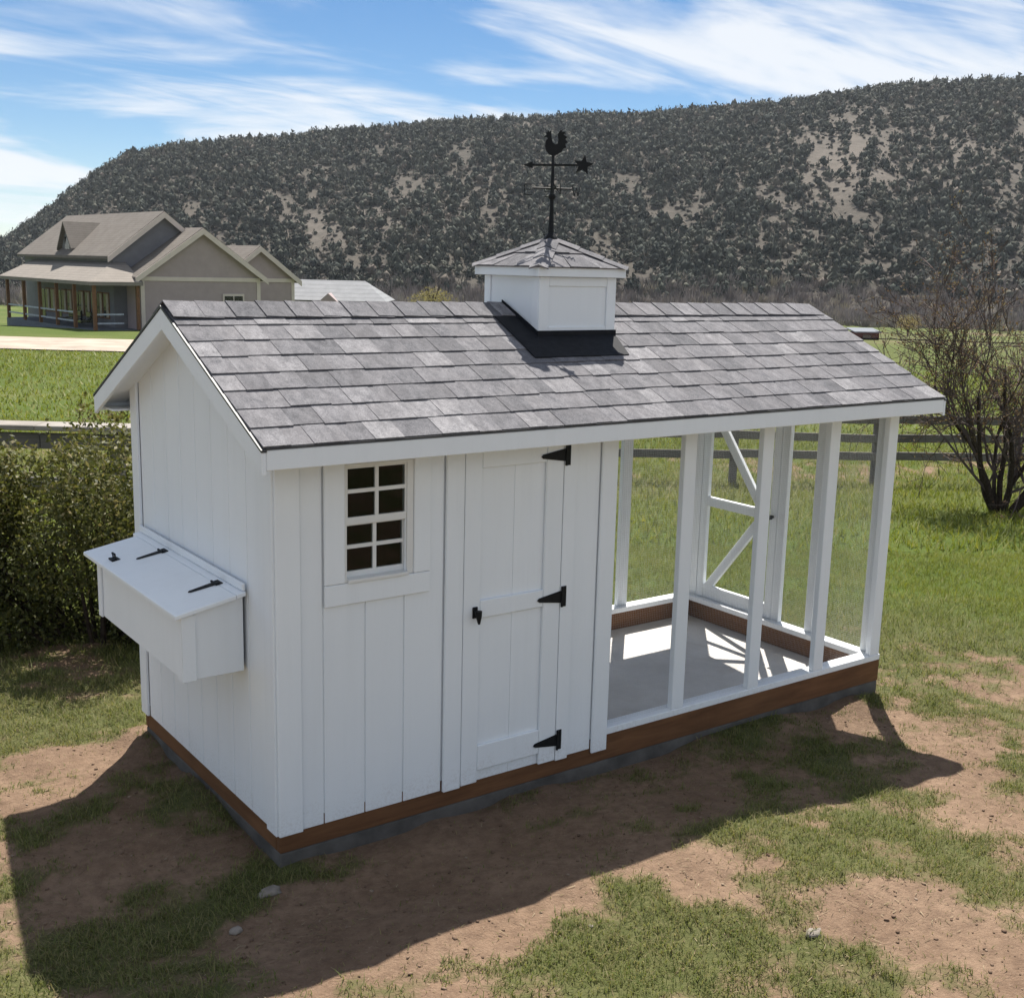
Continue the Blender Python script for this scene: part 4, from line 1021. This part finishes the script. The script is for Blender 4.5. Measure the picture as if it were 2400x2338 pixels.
for i in range(4):
    a, b = corn[i], corn[(i + 1) % 4]; nrm = (b - a).cross(apex - a).normalized(); mid = (a + b) / 2; upv = (apex - mid)
    for c in range(2):
        t0, t1 = (-.03, .52) if c == 0 else (.44, .90)
        # tabs across the face, clipped to the hips
        nt_ = 3 if c == 0 else 2
        for k in range(nt_):
            def pt(u, t, lift): e0 = a.lerp(apex, max(t, 0)) + (upv * min(t, 0)); e1 = b.lerp(apex, max(t, 0)) + (upv * min(t, 0)); return e0.lerp(e1, u) + nrm * lift
            u0, u1 = k / nt_ + .003, (k + 1) / nt_ - .003; lf = .006 + .004 * ((k + c + i) % 2)
            v = [pt(u0, t0, .004), pt(u1, t0, .004), pt(u1, t1, .001), pt(u0, t1, .001), pt(u0, t0, .004 + lf), pt(u1, t0, .004 + lf), pt(u1, t1, .003), pt(u0, t1, .003)]
            mesh('shingle', v, [(0, 3, 2, 1), (4, 5, 6, 7), (0, 1, 5, 4), (1, 2, 6, 5), (2, 3, 7, 6), (3, 0, 4, 7)], SHING, cup)
    hipd = (apex - a); sd = hipd.cross(Vector((0, 0, 1))).normalized(); hn = sd.cross(hipd).normalized()
    for k in range(3):
        t0, t1 = -.02 + k * .32, .36 + k * .32
        p0, p1 = a + hipd * t0, a + hipd * min(t1, .99); w = .052
        dn = hn * -.012
        v = [p0 + sd * w + dn + hn * .010, p0 + hn * .018, p0 - sd * w + dn + hn * .010, p1 + sd * w + dn + hn * .006, p1 + hn * .012, p1 - sd * w + dn + hn * .006,
             p0 + sd * w + dn + hn * .003, p0 + hn * .006, p0 - sd * w + dn + hn * .003]
        mesh('hip_cap', v, [(0, 1, 4, 3), (1, 2, 5, 4), (6, 7, 1, 0), (7, 8, 2, 1)], SHING, cup)
# flashing: upstand on the walls and apron on the slope
def rp(y, h): return zroof(y) + h / math.cos(TH_)
fl_h = .020
f = empty('flashing', parent=coop)
def apron(pts, name='apron'):      # pts: list of (x, y) on the front slope
    v = [(x_, y_, rp(y_, fl_h)) for x_, y_ in pts] + [(x_, y_, rp(y_, fl_h - .004)) for x_, y_ in pts]; n = len(pts)
    mesh(name, v, [tuple(range(n)), tuple(range(2 * n - 1, n - 1, -1))] + [(i, i + n, (i + 1) % n + n, (i + 1) % n) for i in range(n)], FLASH, f)
apron([(1.600, .350), (2.235, .350), (2.298, cy0 - .012), (1.765, cy0 - .012)])
apron([(1.600, .3505), (1.764, cy0 - .012), (1.764, .878), (1.625, .878)])
box('upstand', cx0 - .016, cx1 + .016, cy0 - .016, cy0 - .011, rz(cy0) - .03, rz(cy0) + .030, FLASH, f, 0)
prism('upstand', [(cy0 - .010, rz(cy0) - .02), (YR, rz(YR) - .02), (YR, rz(YR) + .028), (cy0 - .010, rz(cy0) + .028)], 'x', cx0 - .016, cx0 - .011, FLASH, f)

# weathervane
vane = empty('weathervane', parent=coop)
vx, vy = ax, ay
bm = bmesh.new()
bm_tube(bm, [(vx, vy, az_ - .02), (vx, vy, az_ + .006), (vx, vy, az_ + .03), (vx, vy, az_ + .12), (vx, vy, 3.08)], [.05, .036, .017, .012, .008], 10)
bm_out('rod', bm, BLACKMETAL, vane)
bm = bmesh.new(); bmesh.ops.create_uvsphere(bm, u_segments=12, v_segments=8, radius=.021, matrix=Matrix.Translation((vx, vy, 2.862))); bm_out('ball', bm, BLACKMETAL, vane)
south = Vector((sdir.x, sdir.y, 0)).normalized(); west = Vector((south.y, -south.x, 0))
A1 = Matrix.Rotation(0.25, 3, 'Z')
def glyph(name, strokes, centre, axis, h=.055, w=.042, th=.009):
    bm = bmesh.new(); nrm = axis.cross(Vector((0, 0, 1)))
    for (p, q) in strokes:
        P = centre + axis * ((p[0] - .5) * w) + Vector((0, 0, (p[1] - .5) * h)); Q = centre + axis * ((q[0] - .5) * w) + Vector((0, 0, (q[1] - .5) * h))
        bm_beam(bm, P, Q, th, .004, tuple(axis) if abs((Q - P).normalized().dot(axis)) < .5 else (0, 0, 1)) if True else None
    return bm_out(name, bm, BLACKMETAL, vane)
LET = {'N': [((0, 0), (0, 1)), ((0, 1), (1, 0)), ((1, 0), (1, 1))], 'E': [((0, 0), (0, 1)), ((0, 1), (1, 1)), ((0, .5), (.8, .5)), ((0, 0), (1, 0))],
       'S': [((0, 0), (1, 0)), ((1, 0), (1, .5)), ((1, .5), (0, .5)), ((0, .5), (0, 1)), ((0, 1), (1, 1))], 'W': [((0, 1), (.25, 0)), ((.25, 0), (.5, .8)), ((.5, .8), (.75, 0)), ((.75, 0), (1, 1))]}
view_r = Vector((RH[0], RH[1], 0))
for ch_, dv in (('S', south), ('N', -south), ('W', west), ('E', -west)):
    dv = A1 @ dv
    bm = bmesh.new(); bm_tube(bm, [Vector((vx, vy, 2.905)), Vector((vx, vy, 2.905)) + dv * .11], .005, 6); bm_out('arm', bm, BLACKMETAL, vane)
    glyph('letter', LET[ch_], Vector((vx, vy, 2.895)) + dv * .133, A1 @ west)
adir = Vector((RH[0], RH[1], 0)); adir = Matrix.Rotation(-.2, 3, 'Z') @ adir
def flat(name, poly, zc, th=.006):
    poly = [(p[0] * 1.12, p[1] * 1.12) for p in poly]
    nrm = adir.cross(Vector((0, 0, 1))).normalized(); o = Vector((vx, vy, zc)); bm = bmesh.new()
    v0 = [bm.verts.new(o + adir * p[0] + Vector((0, 0, p[1])) - nrm * th / 2) for p in poly]; v1 = [bm.verts.new(o + adir * p[0] + Vector((0, 0, p[1])) + nrm * th / 2) for p in poly]
    bm.faces.new(v0); bm.faces.new(v1[::-1])
    for i in range(len(poly)): bm.faces.new((v0[i], v0[(i + 1) % len(poly)], v1[(i + 1) % len(poly)], v1[i]))
    return bm_out(name, bm, BLACKMETAL, vane)
ZA = 3.028
flat('arrow', [(-.10, -.005), (.13, -.005), (.13, .005), (-.10, .005), (-.10, .016), (-.148, .0), (-.10, -.016)], ZA)
flat('arrow_tail', [(.150 + (.052 if k % 2 == 0 else .022) * math.sin(k * math.pi / 5 + .15), (.050 if k % 2 == 0 else .021) * math.cos(k * math.pi / 5 + .15)) for k in range(10)], ZA, .0075)
flat('rooster', [(-.006, 0), (-.006, .022), (-.022, .030), (-.036, .046), (-.042, .066), (-.038, .088), (-.030, .104), (-.034, .110), (-.052, .106), (-.036, .120), (-.040, .134), (-.032, .130), (-.028, .142), (-.022, .132), (-.014, .140), (-.012, .126), (-.010, .108), (-.004, .086), (.008, .074), (.020, .078), (.024, .098), (.020, .122), (.030, .138), (.046, .146), (.040, .134), (.058, .132), (.048, .120), (.068, .108), (.056, .100), (.072, .084), (.058, .078), (.064, .060), (.050, .056), (.040, .040), (.024, .030), (.006, .022), (.006, 0)], ZA + .024)

# ------------------------------------------------------------------ stones on the bare earth
STONE = mat_plain('pale_stone', (0.21, 0.185, 0.16), 0.9, 0.2, 0, 0.25, 25, 0.4)
for px_, py_, r, lab in ((1909, 2187, .042, 'whitish stone lying on bare sunlit earth among sparse grass'), (632, 2092, .055, 'flat pale stone in the shade before the coop corner'),
                         (552, 2181, .035, 'small stone in the coop shadow beside a dirt hollow'), (1385, 2169, .014, 'tiny white pebble near a grass tuft on sunlit earth')):
    p = on_z(px_, py_, -.12)
    for _ in range(4): p = on_z(px_, py_, float(ground_z(p[0], p[1])))
    v = IV * (1 + .55 * (rng.random(len(IV)) - .5))[:, None] * np.array([1, .7, .40]) * r
    o = mesh('stone', v, [tuple(map(int, q)) for q in IF], STONE, None, True)
    o.location = (p[0], p[1], p[2] + r * .02); o.rotation_euler = (.1, -.1, random.uniform(0, 6)); tag(o, lab, 'stone')
# clods of dug earth round the slab
n = 9000; v = 3.0 + 5 * rng.random(n); h = (rng.random(n) * 2 - 1) * (v * .5 + 1); x = C[0] + RH[0] * h + VH[0] * v; y = C[1] + RH[1] * h + VH[1] * v
cv, lu = cover_lush(x, y); k = (cv < .5) & ~((x > -.06) & (x < 4.26) & (y > -.06) & (y < 1.83)); x, y = x[k], y[k]
r = .0025 + .0095 * rng.random(len(x)) ** 4
CLOD = mat_tint('earth_clods', [(0, (.10, .065, .044)), (.85, (.19, .13, .09)), (1, (.26, .20, .15))])
var = [np.concatenate([I1V * (1 + .9 * (rng.random(len(I1V)) - .5))[:, None] * np.array([1, .8, .55])]) for _ in range(6)]
tag(scatter('earth_clods', np.stack([x, y, ground_z(x, y) + r * .2], -1), np.stack([r, r], -1), var, I1F, CLOD, rng.random(len(x))), 'crumbs of dry earth and pebbles on the bare soil', 'earth', kind='stuff')

# dry straw and twigs lying on the soil
n = 20000; v = 2.9 + 5.2 * rng.random(n); h = (rng.random(n) * 2 - 1) * (v * .5 + 1); x = C[0] + RH[0] * h + VH[0] * v; y = C[1] + RH[1] * h + VH[1] * v
k = ~((x > -.03) & (x < 4.23) & (y > -.03) & (y < 1.8)) & (rng.random(n) < sstep(.42, .62, fbm(x * 2.2, y * 2.2, 88, 3)) + .15); x, y = x[k], y[k]; n = len(x)
a = rng.random(n) * 6.283; ln = .008 + .035 * rng.random(n) ** 2.5; wd_ = .0008 + .0016 * rng.random(n); z = ground_z(x, y)
d = np.stack([np.cos(a), np.sin(a), rng.normal(0, .18, n)], -1); sd_ = np.stack([-np.sin(a), np.cos(a), 0 * a], -1) * wd_[:, None]; b = np.stack([x, y, z + .006], -1)
V_ = np.stack([b - d * ln[:, None] / 2 - sd_, b - d * ln[:, None] / 2 + sd_, b + d * ln[:, None] / 2 + sd_ * .4, b + d * ln[:, None] / 2 - sd_ * .4], 1).reshape(-1, 3)
STRAW = mat_tint('straw_litter', [(0, (.06, .04, .025)), (.5, (.15, .11, .065)), (1, (.27, .22, .14))], .8)
tag(tri_mesh('straw_litter', V_, np.arange(n * 4).reshape(-1, 4), STRAW, None, {'tint': np.repeat(rng.random(n), 4)}), 'dry straw and twig bits littering the soil round the coop', 'straw', kind='stuff')

# ------------------------------------------------------------------ thin air haze over the valley
zs_all = [float(gz.min()), float(hz.min())]
hm = bpy.data.materials.new('haze'); hm.use_nodes = True; hn_ = hm.node_tree.nodes
hn_.remove(hn_['Principled BSDF']); pv = hn_.new('ShaderNodeVolumePrincipled')
pv.inputs['Color'].default_value = (0.86, 0.92, 1.0, 1); pv.inputs['Density'].default_value = 0.00009; pv.inputs['Anisotropy'].default_value = 0.2
hm.node_tree.links.new(pv.outputs[0], hn_['Material Output'].inputs['Volume'])
hb_ = 4600.0
hzb = mesh('haze', [(sx_ * hb_, sy_ * hb_, z_) for z_ in (min(zs_all) - 1.0, float(hz.max()) + 8.0) for sx_, sy_ in ((-1, -1), (1, -1), (1, 1), (-1, 1))],
           [(0, 3, 2, 1), (4, 5, 6, 7), (0, 1, 5, 4), (1, 2, 6, 5), (2, 3, 7, 6), (3, 0, 4, 7)], hm)
tag(hzb, kind='stuff')
